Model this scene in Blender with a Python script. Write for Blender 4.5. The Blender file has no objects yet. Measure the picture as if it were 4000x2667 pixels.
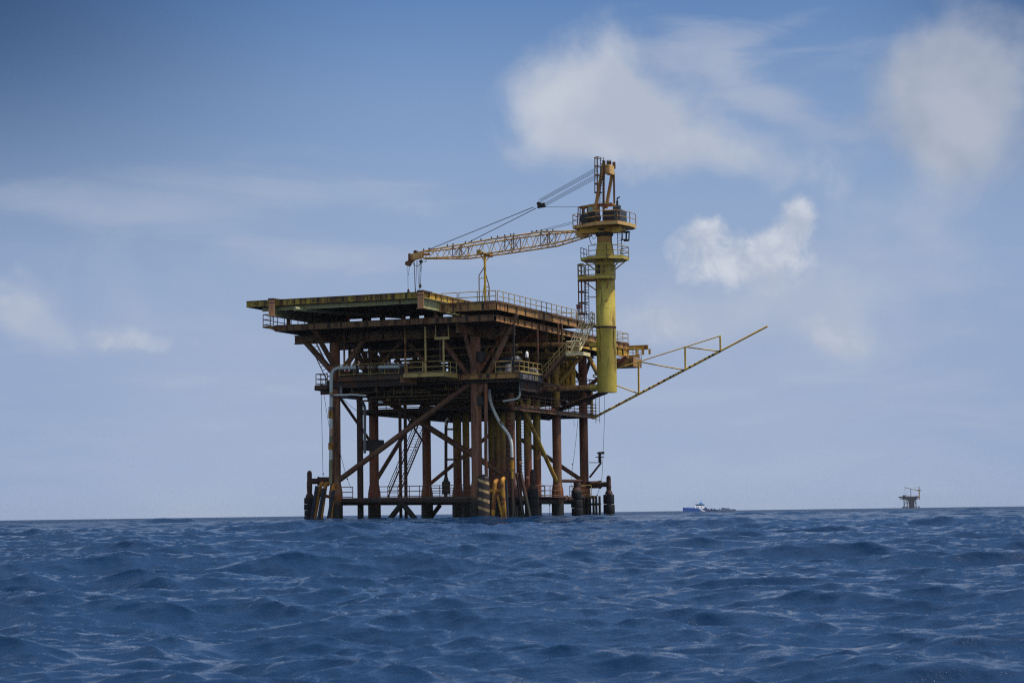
import bpy, math, random
import numpy as np
from mathutils import Vector, Matrix
random.seed(7)
R = math.radians
C = bpy.context.scene.collection

# ------------------------------------------------------------------ camera geometry and platform axes
F_PX = 8360.0; ROLL = 0.0138; PITCH = math.atan(669.5/F_PX); TH = R(21.2); H = 1.2; DIST = 204.0
cr, sr = math.cos(ROLL), math.sin(ROLL); cp, sp = math.cos(PITCH), math.sin(PITCH); ct, st = math.cos(TH), math.sin(TH)
def ray(x, y):
    a = (x-2000)/F_PX; b = (1333.5-y)/F_PX
    X = a*cr+b*sr; Y = -a*sr+b*cr
    return (X, cp-Y*sp, sp+Y*cp)
_r = ray(1865, 2005); MX, MY = _r[0]/_r[1]*DIST, DIST
def wor(p): return (MX+p[0]*ct+p[1]*st, MY-p[0]*st+p[1]*ct, p[2])
OU, OV = (-MX)*ct-(-MY)*st, (-MX)*st+(-MY)*ct
def Q(x, y, u=None, v=None, z=None):
    """a measured picture point on one real plane of the platform -> platform metres (u right, v back, z up)"""
    r = ray(x, y); ru = r[0]*ct-r[1]*st; rv = r[0]*st+r[1]*ct
    t = (z-H)/r[2] if z is not None else ((u-OU)/ru if u is not None else (v-OV)/rv)
    return (OU+t*ru, OV+t*rv, H+t*r[2])
def V0(x, y, v): return Q(x, y, v=v)
def U0(x, y, u): return Q(x, y, u=u)

# ------------------------------------------------------------------ mesh builder
class MB:
    def __init__(s): s.v = []; s.f = []; s.sm = []; s.mi = []; s.cur = 0
    def add(s, vs, fs, smooth=False):
        o = len(s.v); s.v += [tuple(p) for p in vs]
        for f in fs: s.f.append(tuple(i+o for i in f)); s.sm.append(smooth); s.mi.append(s.cur)
        return s
    def tube(s, p0, p1, r, r2=None, n=12, cap=True):
        p0, p1 = Vector(p0), Vector(p1); d = (p1-p0).normalized(); r2 = r if r2 is None else r2
        a = d.orthogonal().normalized(); b = d.cross(a); k = [2*math.pi*i/n for i in range(n)]
        A = [p0+(a*math.cos(t)+b*math.sin(t))*r for t in k]; B = [p1+(a*math.cos(t)+b*math.sin(t))*r2 for t in k]
        s.add(A+B, [(i, (i+1) % n, n+(i+1) % n, n+i) for i in range(n)], True)
        if cap: s.add(A, [tuple(range(n))[::-1]]); s.add(B, [tuple(range(n))])
        return s
    def path(s, pts, r, n=8, fillet=0, closed=False):
        P = [Vector(p) for p in pts]
        if fillet:
            Q2 = [P[0]]
            for i in range(1, len(P)-1):
                a, b, c = P[i-1], P[i], P[i+1]
                l = min(fillet, (a-b).length*.49, (c-b).length*.49)
                s0 = b+(a-b).normalized()*l; s1 = b+(c-b).normalized()*l
                for k in range(7):
                    t = k/6; Q2.append(s0*(1-t)**2+b*2*t*(1-t)+s1*t*t)
            Q2.append(P[-1]); P = Q2
        m = len(P); rings = []; a = None
        for i in range(m):
            d = (P[min(i+1, m-1)]-P[max(i-1, 0)])
            if d.length < 1e-7: d = Vector((0, 0, 1))
            d.normalize()
            a = d.orthogonal().normalized() if a is None else (a-d*a.dot(d)).normalized()
            b = d.cross(a); rr = r[i] if isinstance(r, (list, tuple)) else r
            rings += [P[i]+(a*math.cos(2*math.pi*k/n)+b*math.sin(2*math.pi*k/n))*rr for k in range(n)]
        fs = [(i*n+k, i*n+(k+1) % n, (i+1)*n+(k+1) % n, (i+1)*n+k) for i in range(m-1) for k in range(n)]
        s.add(rings, fs, True); s.add(rings[:n], [tuple(range(n))[::-1]]); s.add(rings[-n:], [tuple(range(n))])
        return s
    def box(s, a, b):
        x0, x1 = sorted((a[0], b[0])); y0, y1 = sorted((a[1], b[1])); z0, z1 = sorted((a[2], b[2]))
        return s.add([(x0,y0,z0),(x1,y0,z0),(x1,y1,z0),(x0,y1,z0),(x0,y0,z1),(x1,y0,z1),(x1,y1,z1),(x0,y1,z1)],
                     [(0,3,2,1),(4,5,6,7),(0,1,5,4),(1,2,6,5),(2,3,7,6),(3,0,4,7)])
    def beam(s, p0, p1, w, h, up=(0, 0, 1)):
        p0, p1 = Vector(p0), Vector(p1); d = (p1-p0).normalized(); up = Vector(up)
        if abs(d.dot(up)) > .98: up = Vector((1, 0, 0))
        a = d.cross(up).normalized(); b = a.cross(d)
        c = [a*w/2*i+b*h/2*j for i, j in ((-1,-1),(1,-1),(1,1),(-1,1))]
        return s.add([p0+k for k in c]+[p1+k for k in c], [(3,2,1,0),(4,5,6,7),(0,1,5,4),(1,2,6,5),(2,3,7,6),(3,0,4,7)])
    def ibeam(s, p0, p1, w, h, t=.03):
        """I-section whose top is at the given line"""
        p0, p1 = Vector(p0), Vector(p1); dz = Vector((0, 0, 1))
        s.beam(p0-dz*t/2, p1-dz*t/2, w, t); s.beam(p0-dz*(h-t/2), p1-dz*(h-t/2), w, t)
        return s.beam(p0-dz*h/2, p1-dz*h/2, t*.8, h-2*t-.002)
    def stiff(s, p0, p1, w, h, step, t=.03):
        p0, p1 = Vector(p0), Vector(p1); L = (p1-p0).length; d = (p1-p0).normalized(); n = max(1, int(L/step))
        s.cur = 1
        for i in range(1, n):
            k = t/2 if random.random() < .4 else random.uniform(.06, .17)
            c = p0+d*(L*i/n+random.uniform(-.12, .12)*step)-Vector((0, 0, h/2)); s.beam(c-d*k, c+d*k, w*(.96 if k < .05 else .4), h-.07)
        s.cur = 0; return s
    def prism(s, poly, z0, z1):
        n = len(poly)
        return s.add([(x, y, z0) for x, y in poly]+[(x, y, z1) for x, y in poly],
                     [tuple(range(n))[::-1], tuple(range(n, 2*n))]+[(i, (i+1) % n, n+(i+1) % n, n+i) for i in range(n)])
    def lathe(s, c, prof, n=20):
        runs = [[prof[0]]]                                  # split where the outline turns sharply, so that shading stays crisp there
        for k in range(1, len(prof)):
            runs[-1].append(prof[k])
            if k < len(prof)-1:
                a = math.atan2(prof[k][1]-prof[k-1][1], prof[k][0]-prof[k-1][0]); b = math.atan2(prof[k+1][1]-prof[k][1], prof[k+1][0]-prof[k][0])
                if abs((b-a+math.pi) % (2*math.pi)-math.pi) > .6: runs.append([prof[k]])
        for pr in runs:
            m = len(pr); vs = [(c[0]+r*math.cos(2*math.pi*k/n), c[1]+r*math.sin(2*math.pi*k/n), c[2]+z) for r, z in pr for k in range(n)]
            s.add(vs, [(i*n+k, i*n+(k+1) % n, (i+1)*n+(k+1) % n, (i+1)*n+k) for i in range(m-1) for k in range(n)], True)
        return s
    def rail(s, pts, h=1.1, sp=1.5, rails=(1.1, .6, .12), r=.04, post=.042):
        P = [Vector(p) for p in pts]
        for a, b in zip(P[:-1], P[1:]):
            L = (b-a).length; n = max(1, round(L/sp))
            for z in rails: s.tube(a+Vector((0, 0, z)), b+Vector((0, 0, z)), r, n=6)
            for i in range(n+1):
                p = a.lerp(b, i/n); s.tube(p, p+Vector((0, 0, h)), post, n=6)
        return s
    def ladder(s, p0, p1, w, step=.3, r=.03):
        p0, p1, w = Vector(p0), Vector(p1), Vector(w); n = max(2, int((p1-p0).length/step))
        s.tube(p0-w/2, p1-w/2, r, n=6); s.tube(p0+w/2, p1+w/2, r, n=6)
        for i in range(1, n): c = p0.lerp(p1, i/n); s.tube(c-w/2, c+w/2, r*.6, n=5)
        return s
    def cage(s, p0, p1, out, rad, hoops, r=.03, bars=5):
        p0, p1, out = Vector(p0), Vector(p1), Vector(out).normalized(); d = (p1-p0).normalized(); sd = d.cross(out)
        def pt(c, a): return c+out*rad*(.25+math.sin(a))+sd*rad*math.cos(a)
        A = [math.pi*i/8 for i in range(-1, 10)]
        for i in range(hoops):
            c = p0.lerp(p1, i/(hoops-1)); s.path([pt(c, a) for a in A], r*1.3, n=5)
        for i in range(bars): a = math.pi*i/(bars-1); s.tube(pt(p0, a), pt(p1, a), r, n=5)
        return s
    def shifted(s, o): return [(p[0]-o[0], p[1]-o[1], p[2]-o[2]) for p in s.v]

def link_mesh(name, mb, mat, origin):
    me = bpy.data.meshes.new(name); me.from_pydata(mb.shifted(origin), [], mb.f); me.update()
    me.polygons.foreach_set('use_smooth', mb.sm)
    if mat: me.materials.append(mat)
    if max(mb.mi, default=0): me.materials.append(M['shade_stain']); me.polygons.foreach_set('material_index', mb.mi)
    o = bpy.data.objects.new(name, me); C.objects.link(o); return o
BASE = {}
def thing(name, label, cat, base=(0, 0, 0), group=None, local=True):
    o = bpy.data.objects.new(name, None); C.objects.link(o); o.empty_display_size = .3
    o.location = wor(base) if local else base
    if local: o.rotation_euler = (0, 0, -TH)
    o['label'] = label; o['category'] = cat
    if group: o['group'] = group
    BASE[o.name] = base if local else (0, 0, 0)
    return o
def part(th, name, mb, mat, under=None, label=None):
    o = link_mesh(name, mb, mat, BASE[th.name]); o.parent = under or th
    if label: o['label'] = label
    return o
def single(name, label, cat, mb, mat, base=(0, 0, 0), group=None, local=True):
    o = link_mesh(name, mb, mat, base if local else (0, 0, 0)); o.location = wor(base) if local else base
    if local: o.rotation_euler = (0, 0, -TH)
    o['label'] = label; o['category'] = cat
    if group: o['group'] = group
    return o

# ------------------------------------------------------------------ materials
class NT:
    def __init__(s, nt): s.nt = nt; s.L = nt.links
    def n(s, t, **k):
        o = s.nt.nodes.new(t)
        for a, b in k.items(): setattr(o, a, b)
        return o
    def put(s, sock, x):
        if hasattr(x, 'is_output'): s.L.new(x, sock)
        else: sock.default_value = x
    def m(s, op, a, b=0.0, c=0.0, clamp=False):
        o = s.n('ShaderNodeMath', operation=op, use_clamp=clamp)
        for i, x in enumerate((a, b, c)): s.put(o.inputs[i], x)
        return o.outputs[0]
    def ss(s, x, lo, hi):
        if lo > hi: return s.m('SUBTRACT', 1.0, s.ss(x, hi, lo))
        o = s.n('ShaderNodeMapRange', interpolation_type='SMOOTHSTEP'); s.put(o.inputs['Value'], x)
        s.put(o.inputs['From Min'], lo); s.put(o.inputs['From Max'], hi); return o.outputs[0]
    def mix(s, f, a, b, bt='MIX'):
        o = s.n('ShaderNodeMix', data_type='RGBA', blend_type=bt); s.put(o.inputs[0], f)
        for i, x in ((6, a), (7, b)): s.put(o.inputs[i], x if hasattr(x, 'is_output') else (*x, 1) if len(x) == 3 else x)
        return o.outputs[2]
    def noise(s, vec, scale, detail=4, rough=.55, dist=0.0):
        o = s.n('ShaderNodeTexNoise'); s.put(o.inputs['Vector'], vec); o.inputs['Scale'].default_value = scale
        o.inputs['Detail'].default_value = detail; o.inputs['Roughness'].default_value = rough; o.inputs['Distortion'].default_value = dist
        return o.outputs['Fac']
    def scale(s, vec, sc, rot=(0, 0, 0), loc=(0, 0, 0)):
        o = s.n('ShaderNodeMapping'); s.put(o.inputs['Vector'], vec); o.inputs['Scale'].default_value = sc
        o.inputs['Rotation'].default_value = rot; o.inputs['Location'].default_value = loc; return o.outputs[0]
def new_mat(name):
    m = bpy.data.materials.new(name); m.use_nodes = True; t = NT(m.node_tree); b = m.node_tree.nodes['Principled BSDF']
    return m, t, b
RUST = (.085, .03, .014); SOOT = (.012, .009, .009)
def paint(name, col, rust=.35, streak=.4, rough=.5, fouling=False, col2=None, zmix=None, dark=.25, rcol=RUST, spec=.3):
    m, t, b = new_mat(name); g = t.n('ShaderNodeNewGeometry'); co = g.outputs['Position']
    big = t.noise(co, .3, 3); fine = t.noise(co, .9, 9, .75); pit = t.noise(t.scale(co, (1, 1, 1), loc=(9, 3, 5)), 3.2, 7, .72)
    stv = t.noise(t.scale(co, (2.2, 2.2, .2)), 1, 6, .7)
    base = col
    if col2:
        z = t.n('ShaderNodeSeparateXYZ'); t.put(z.inputs[0], co)
        f = t.ss(t.m('ADD', z.outputs[2], t.m('MULTIPLY', t.m('SUBTRACT', fine, .5), 3.0)), zmix[0], zmix[1]); base = t.mix(f, col2, col)
    val = t.m('ADD', .02, t.m('ADD', t.m('MULTIPLY', big, .9), t.m('MULTIPLY', fine, 1.1)))
    hs = t.n('ShaderNodeHueSaturation'); t.put(hs.inputs['Hue'], t.m('ADD', .5, t.m('MULTIPLY', t.m('SUBTRACT', t.noise(t.scale(co, (1, 1, .6), loc=(2, 8, 1)), .7, 4), .5), .09))); t.put(hs.inputs['Value'], val); t.put(hs.inputs['Color'], base if hasattr(base, 'is_output') else (*base, 1)); base = hs.outputs[0]
    lo = .70-.42*rust
    mr = t.ss(t.m('ADD', t.m('MULTIPLY', fine, .72), t.m('MULTIPLY', big, .28)), lo, lo+.1)
    rc = t.mix(pit, rcol, tuple(c*2.1 for c in rcol))
    c1 = t.mix(mr, base, rc)
    sm = t.m('MULTIPLY', t.ss(stv, .60-.2*streak, .70-.15*streak), .95)
    c2 = t.mix(sm, c1, (.07, .028, .013))
    dk = t.m('MULTIPLY', t.ss(t.m('ADD', t.m('MULTIPLY', pit, .5), t.m('MULTIPLY', stv, .5)), .62-.18*dark, .74-.16*dark), .8)
    c3 = t.mix(dk, c2, SOOT)
    if fouling:
        z = t.n('ShaderNodeSeparateXYZ'); t.put(z.inputs[0], co)
        h = t.m('ADD', z.outputs[2], t.m('MULTIPLY', t.m('SUBTRACT', fine, .5), 2.4))
        f = t.m('SUBTRACT', 1.0, t.ss(h, 2.0, 3.2)); c3 = t.mix(f, c3, t.mix(pit, (.004, .006, .007), (.022, .022, .016)))
    t.put(b.inputs['Base Color'], c3)
    t.put(b.inputs['Roughness'], t.m('ADD', rough, t.m('MULTIPLY', mr, .3), clamp=True)); b.inputs['Specular IOR Level'].default_value = spec
    bp = t.n('ShaderNodeBump'); bp.inputs['Strength'].default_value = .35; bp.inputs['Distance'].default_value = .02
    t.put(bp.inputs['Height'], t.m('ADD', fine, t.m('MULTIPLY', pit, .5))); t.put(b.inputs['Normal'], bp.outputs[0])
    return m
def plain(name, col, rough=.6, metal=0, var=.35, scale=3, spec=.3):
    m, t, b = new_mat(name); co = t.n('ShaderNodeNewGeometry').outputs['Position']; n = t.noise(co, scale, 6, .65)
    hs = t.n('ShaderNodeHueSaturation'); t.put(hs.inputs['Value'], t.m('ADD', 1-var, t.m('MULTIPLY', n, var*2))); hs.inputs['Color'].default_value = (*col, 1)
    t.put(b.inputs['Base Color'], hs.outputs[0]); b.inputs['Roughness'].default_value = rough; b.inputs['Metallic'].default_value = metal
    b.inputs['Specular IOR Level'].default_value = spec
    return m
def striped(name):
    m, t, b = new_mat(name); g = t.n('ShaderNodeNewGeometry'); co = g.outputs['Position']; z = t.n('ShaderNodeSeparateXYZ'); t.put(z.inputs[0], co)
    n = t.noise(co, 3, 7, .7)
    s = t.m('FRACT', t.m('ADD', t.m('DIVIDE', t.m('ADD', z.outputs[2], t.m('MULTIPLY', z.outputs[0], .34)), .86), t.m('MULTIPLY', n, .16)))
    k = t.m('MULTIPLY', t.ss(s, .62, .67), t.m('SUBTRACT', 1.0, t.ss(s, .94, .99)))
    k = t.m('MULTIPLY', k, t.ss(t.m('ADD', z.outputs[2], t.m('MULTIPLY', n, 1.5)), 1.6, 2.8)); k = t.m('MULTIPLY', k, t.m('SUBTRACT', 1.0, t.ss(n, .52, .62)))
    t.put(b.inputs['Base Color'], t.mix(k, t.mix(n, (.004, .008, .014), (.04, .022, .016)), (.40, .28, .13))); b.inputs['Roughness'].default_value = .6
    return m
def banded(name):
    """pale riser pipe with coloured identification bands"""
    m, t, b = new_mat(name); g = t.n('ShaderNodeNewGeometry'); co = g.outputs['Position']; z = t.n('ShaderNodeSeparateXYZ'); t.put(z.inputs[0], co); Z = z.outputs[2]
    n = t.noise(co, 4, 7, .7); c = t.mix(t.ss(n, .5, .75), (.40, .46, .47), (.17, .15, .12))
    def band(c, a, b2, col):
        f = t.m('MULTIPLY', t.m('GREATER_THAN', Z, a), t.m('LESS_THAN', Z, b2)); return t.mix(t.m('MULTIPLY', f, .9), c, col)
    for a, b2, col in ((12.93, 13.18, (.25, .16, .03)), (12.70, 12.93, (.1, .09, .16)), (8.9, 9.65, (.30, .2, .13)), (8.0, 8.9, (.07, .08, .03)), (5.6, 6.6, (.09, .09, .03)), (4.0, 5.6, (.13, .12, .05)), (2.2, 4.0, (.30, .2, .15))):
        c = band(c, a, b2, col)
    t.put(b.inputs['Base Color'], c); b.inputs['Roughness'].default_value = .45
    return m
M = {}
M['column'] = paint('yellow_column_paint', (.38, .30, .05), .24, .3, .5, dark=.08)
M['boom'] = paint('boom_paint', (.46, .29, .10), .34, .2, .5, dark=.12)
M['yellow'] = paint('yellow_paint', (.46, .29, .035), .36, .4, .5, dark=.2)
M['olive'] = paint('olive_yellow_paint', (.29, .21, .025), .42, .8, .5, dark=.3)
M['green'] = paint('pale_green_paint', (.27, .28, .15), .2, .2, .5, dark=.1)
M['pink'] = paint('primer_pink_paint', (.45, .22, .11), .2, .2, .6, dark=.1)
M['tan'] = paint('tan_girder_paint', (.33, .18, .06), .45, .5, .6, dark=.3)
M['brown'] = paint('brown_girder_paint', (.155, .086, .04), .45, .6, .6, dark=.6)  # albedo lowered so inner and front steel sits deeper in shade
M['kneebrown'] = paint('brown_brace_paint', (.15, .08, .048), .4, .5, .6, True, dark=.6)
M['girder'] = paint('dark_girder_paint', (.05, .034, .025), .5, .5, .6, dark=.45)  # colour darkened to deepen the shade inside the decks
M['shade_stain'] = paint('shade_stained_steel', (.022, .018, .017), .4, .3, .7, dark=.4)  # near-black holds the shade in and under the decks; also fascia stains
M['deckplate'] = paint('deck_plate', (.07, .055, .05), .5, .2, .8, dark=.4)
M['leg'] = paint('leg_primer', (.175, .08, .046), .45, .6, .6, True, dark=.5, rcol=(.13, .045, .016))
M['legred'] = paint('leg_red_oxide', (.17, .058, .026), .4, .6, .6, True, dark=.45, rcol=(.14, .045, .014))
M['legyellow'] = paint('leg_yellow_over_oxide', (.33, .2, .035), .35, .45, .55, True, (.15, .065, .035), (11.2, 14.0), dark=.2)
M['conductor'] = paint('conductor_paint', (.25, .18, .02), .2, .3, .55, True, (.14, .045, .02), (5.0, 11.0), dark=.3)
M['brace'] = paint('brace_paint', (.115, .062, .035), .35, .4, .6, True, dark=.3)
M['braceyellow'] = paint('yellow_brace_paint', (.33, .22, .035), .3, .3, .55, True, dark=.15)
M['stair'] = paint('stair_paint', (.60, .52, .30), .25, .15, .5, dark=.1)
M['rail'] = paint('rail_paint', (.32, .24, .085), .35, .1, .5, dark=.15)
M['raildark'] = paint('rail_rusty', (.12, .06, .03), .5, .2, .6, dark=.3)
M['pipe'] = paint('pipe_paint', (.12, .085, .04), .4, .3, .55, dark=.35)
M['white'] = plain('white_pipe_paint', (.5, .54, .53), .45, var=.3, scale=2)
M['riser'] = banded('banded_riser')
M['rusty'] = paint('rusty_steel', (.04, .02, .016), .5, .4, .7, True, dark=.4, rcol=(.04, .017, .011))
M['bumper'] = paint('yellow_bumper_paint', (.36, .18, .014), .5, .5, .55, False, dark=.5)
M['rubber'] = plain('tyre_rubber', (.007, .009, .012), .8, var=.5, scale=4)
M['strip'] = plain('rubber_strip', (.012, .02, .035), .7, var=.4, scale=3)
M['striped'] = striped('striped_pile')
M['black'] = plain('black_steel', (.012, .012, .014), .5, var=.4)
M['cable'] = plain('wire_rope', (.03, .032, .04), .5)
M['rope'] = plain('rope_fibre', (.09, .085, .08), .9)
M['orange'] = paint('orange_wall_paint', (.34, .11, .02), .25, .4, .6, dark=.1)
M['yellowwall'] = paint('yellow_wall_paint', (.65, .42, .06), .25, .4, .55, dark=.1)  # albedo raised in place of daylight reaching in between the decks
M['glass'] = plain('cab_glass', (.10, .2, .2), .08, var=.1, spec=.6)
M['cab'] = paint('cab_paint', (.32, .18, .05), .35, .35, .5, dark=.15)
M['engine'] = plain('engine_grey', (.035, .045, .055), .45, var=.4)
M['redbox'] = plain('dark_red_box', (.11, .025, .025), .6)
M['ringred'] = plain('life_ring_red', (.35, .03, .03), .5)
M['ringwhite'] = plain('life_ring_white', (.75, .75, .75), .5, var=.1)
M['grey'] = plain('grey_metal', (.16, .17, .19), .5)
M['shipblue'] = plain('ship_blue', (.008, .12, .50), .4, var=.2, scale=.1)
M['shipnavy'] = plain('ship_navy', (.012, .04, .2), .5, var=.2, scale=.2)
M['shipwhite'] = plain('ship_white', (.9, .9, .9), .4, var=.08, scale=.2)
M['shipcyan'] = plain('ship_light_blue', (.05, .26, .62), .4, var=.1)
M['shipgrey'] = plain('ship_grey', (.13, .16, .24), .6)
M['fardark'] = plain('far_steel', (.016, .015, .022), .7, var=.3, scale=.3)
M['faryellow'] = paint('far_yellow', (.35, .2, .06), .3, .3, .6)
M['letter'] = plain('faded_lettering', (.23, .21, .22), .7, var=.6, scale=9)
M['letteryel'] = plain('faded_yellow_lettering', (.30, .25, .13), .7, var=.5, scale=9)

# ------------------------------------------------------------------ the production platform
W = -14.9; VR = (0.0, 8.9, 22.3, 30.85)
PF = thing('oil_platform', 'large rusty oil platform on eight legs with helideck, nearest of the two platforms', 'oil platform', (0, 0, 0))
def P(name, mb, mat, under=None, label=None): return part(PF, name, mb, M[mat], under, label)
# legs
legmat = {(0, 0): 'leg', (0, 1): 'leg', (0, 2): 'legyellow', (0, 3): 'legred', (1, 0): 'leg', (1, 1): 'legred', (1, 2): 'legred', (1, 3): 'conductor'}
for ri, u in enumerate((0.0, W)):
    for vi, v in enumerate(VR):
        rr = (.51, .48, .47, .47)[vi]
        lg = P('leg', MB().tube((u, v, 4.2), (u, v, 18.05), rr, n=24), legmat[(ri, vi)])
        P('sleeve', MB().tube((u, v, -7), (u, v, 3.4), rr+.22, rr+.16, n=24).tube((u, v, 3.4), (u, v, 4.25), rr+.16, rr+.01, n=24), 'legred' if vi else 'leg', lg)
lg0 = [o for o in PF.children if o.name.startswith('leg')]
P('clamp', MB().box(Q(1418, 1759, v=8.2), (Q(1478, 1717, v=8.2)[0], 9.6, Q(1478, 1717, v=8.2)[2])), 'black')
for (x0, y0, x1, y1) in ((1858, 1547, 1881, 1581), (1854, 1372, 1880, 1412)):
    a = Q(x0, y1, v=-.55); b = Q(x1, y0, v=-.55); P('patch_plate', MB().tube(((a[0]+b[0])/2-.05, .03, a[2]), ((a[0]+b[0])/2-.05, .03, b[2]), .525, n=20), 'black')
P('pile_sleeve', MB().lathe((*Q(1888, 1865, v=-.55)[:2], 0), [(.0, 4.9), (.3, 4.85), (.56, 4.55), (.575, 0), (.58, -7)], 24), 'striped', label='dark pile sleeve with slanting pale stripes')
# braces: picture end points, the plane each lies in, radius, material
def br(a, b, r, mat='brace', n=12, name='brace', **k):
    pa = a if len(a) == 3 else Q(*a, **k); pb = b if len(b) == 3 else Q(*b, **k)
    return P(name, MB().tube(pa, pb, r, n=n), mat)
br((1328, 1872), (1840, 1494), .27, v=0)
br((1452, 1530), (1992, 1868), .29, v=8.9)
br((1470, 1875), (1625, 1620), .22, u=W)
br((1576, 1608), (1656, 1730), .1, u=W)
br((1326, 1550), (1440, 1714), .15, 'brace', u=W)
br((1680, 1889), (2165, 1490), .2, 'legred', v=22.3)
br((2020, 1540), (2174, 1880), .22, 'braceyellow', u=0)
br((2037, 1717), (2268, 1872), .23, v=30.85)
br((2288, 1566), (2360, 1530), .22, 'rusty', v=20)
br((1326, 1958), (1850, 1958), .25, 'rusty', v=0)
for v in VR[1:]: br((W, v, 2.5), (0, v, 2.5), .28, 'rusty')
for a, b in ((0, 1), (1, 2), (2, 3)):
    br((0, VR[a], 2.35), (0, VR[b], 2.35), .3, 'rusty'); br((W, VR[a], 2.45), (W, VR[b], 2.45), .28, 'rusty')
br((0, VR[2], 4.5), (0, VR[3], 4.55), .18, 'rusty')
km = Q(1571, 1964, v=0)
br(km, (km[0]-4.6, 0, -3.0), .27, 'rusty'); br(km, (km[0]+4.6, 0, -3.0), .27, 'rusty')
br((1719, 1972), (1668, 2040), .24, 'rusty', v=22.3)
# knee braces between the legs and the overhanging decks
def knee(a, b, r, mat='brace', **k): return br(a, b, r, mat, 12, 'knee_brace', **k)
knee((1850, 1492), (1733, 1338), .25, 'kneebrown', v=0)
knee((1850, 1440), (1796, 1232), .2, 'kneebrown', u=0)
knee((1872, 1534), (2018, 1226), .27, 'kneebrown', v=0)
knee((1872, 1447), (1955, 1312), .22, 'legred', u=0)
knee((1915, 1450), (2126, 1255), .2, 'leg', v=8.9)
knee((1322, 1478), (1196, 1338), .3, 'kneebrown', v=0)
knee((1316, 1450), (1228, 1290), .26, u=W)
knee((1318, 1475), (1420, 1330), .28, 'kneebrown', v=0)
knee((1448, 1480), (1380, 1345), .24, v=8.9); knee((1452, 1480), (1515, 1345), .24, v=8.9)
knee((1440, 1430), (1400, 1340), .2, u=W); knee((1470, 1430), (1540, 1350), .2, u=W)
knee((1660, 1470), (1592, 1345), .24, v=22.3); knee((1674, 1470), (1735, 1350), .24, v=22.3)
knee((1578, 1322), (1488, 1425), .2, 'kneebrown', v=2.5); knee((1584, 1322), (1656, 1410), .2, 'kneebrown', v=2.5)
knee((1924, 1305), (1880, 1416), .16, 'braceyellow', v=9.6); knee((1930, 1305), (1968, 1412), .16, 'braceyellow', v=9.6); br((1925, 1308), (1925, 1400), .09, 'braceyellow', v=9.7)
knee((2186, 1492), (2281, 1372), .27, 'legyellow', v=22.3); knee((2166, 1500), (2096, 1378), .25, 'legyellow', v=22.3)
knee((2286, 1368), (2336, 1462), .25, 'legyellow', v=24)
knee((2170, 1480), (2128, 1360), .2, 'legyellow', u=0); knee((2180, 1480), (2214, 1370), .2, 'legyellow', u=0)
knee((2284, 1520), (2448, 1392), .22, 'legred', v=30.85); knee((2276, 1500), (2200, 1380), .22, 'legred', v=30.85)
knee((2280, 1470), (2255, 1370), .2, 'legred', u=0); knee((2284, 1470), (2310, 1390), .2, 'legred', u=0)
knee((1790, 1480), (1735, 1360), .24, v=30.85); knee((1800, 1480), (1860, 1360), .24, v=30.85)
# helideck
hz = 21.76
HD = P('helideck', MB().prism([(-20.58, -7.4), (-2.3, -7.4), (-2.3, 5.2), (-20.58, 5.2)], hz-.1, hz), 'deckplate', label='flat helideck cantilevered over the front edge')
e = MB(); e.ibeam((-20.6, -7.5, hz+.03), (-2.55, -7.5, hz+.03), .28, .58); e.stiff((-20.6, -7.5, hz), (-2.55, -7.5, hz), .2, .52, 1.25)
P('edge_beam', e, 'olive', HD)
e = MB(); e.ibeam((-2.2, -7.3, hz+.13), (-2.2, 5.2, hz+.13), .3, .62); e.stiff((-2.2, -7.3, hz+.1), (-2.2, 5.2, hz+.1), .26, .55, 1.3)
P('edge_beam', e, 'yellow', HD)
P('edge_beam', MB().ibeam((-20.6, -7.2, hz+.02), (-20.6, 5.2, hz+.02), .26, .56), 'olive', HD)
P('edge_beam', MB().ibeam((-20.4, 5.2, hz+.02), (-2.4, 5.2, hz+.02), .3, hz+.02-Q(1500, 1240, v=5.2)[2]), 'girder', HD)
for ug in (-2.2, -17.7):
    g = MB(); w = .62; zt, zb = hz-.56, 20.22
    g.box((ug-.02, -7.86, zb+.04), (ug+.02, 5.0, zt-.04)); g.box((ug-w/2, -7.94, zb), (ug+w/2, 5.0, zb+.04)); g.box((ug-w/2, -7.94, zt-.04), (ug+w/2, 5.0, zt))
    for k in range(3, 9): g.box((ug-w/2+.04, -7.9+k*1.45, zb+.045), (ug+w/2-.04, -7.87+k*1.45, zt-.045))
    gi = P('girder', g, 'green', HD)
    P('end_plate', MB().box((ug-.3, -7.93, zb+.05), (ug+.3, -7.88, hz-.02)).box((ug-.02, -7.98, zb+.05), (ug+.02, -7.932, zt)).box((ug-.42, -8.02, zb-.04), (ug+.42, -7.0, zb-.004)), 'pink', gi)
    P('end_cap', MB().box((ug-.33, -8.0, hz+.0), (ug+.33, -5.9, hz+.14)).box((ug-.45, -7.97, hz-.32), (ug+.45, -7.9, hz-.26)), 'deckplate', gi)
j = MB()
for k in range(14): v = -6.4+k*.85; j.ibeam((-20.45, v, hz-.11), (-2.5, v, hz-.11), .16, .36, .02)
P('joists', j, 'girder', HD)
P('edge_beam', MB().ibeam((-19.2, -6.9, hz-.56), (-2.4, -6.9, hz-.56), .3, .42), 'green', HD)
P('brace', MB().tube(Q(1151, 1206, z=20.75), Q(1343, 1223, z=20.75), .2).tube(Q(1343, 1223, z=20.75), (-9.5, 4.5, 20.75), .2), 'green', HD)
P('brace', MB().tube((-3.0, -5.6, 20.75), (-9.8, 4.5, 20.75), .18), 'girder', HD)
for ug in (-17.7, -14.5, -11.2, -8.0, -4.9, -2.2):
    for v in ((4.9,) if ug not in (-17.7, -2.2) else (-4.4, .1, 4.9)):
        P('deck_post', MB().box((ug-.14, v-.14, 19.63), (ug+.14, v+.14, 20.24)), 'orange' if v > 4 and ug > -17 else 'girder', HD)
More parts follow.
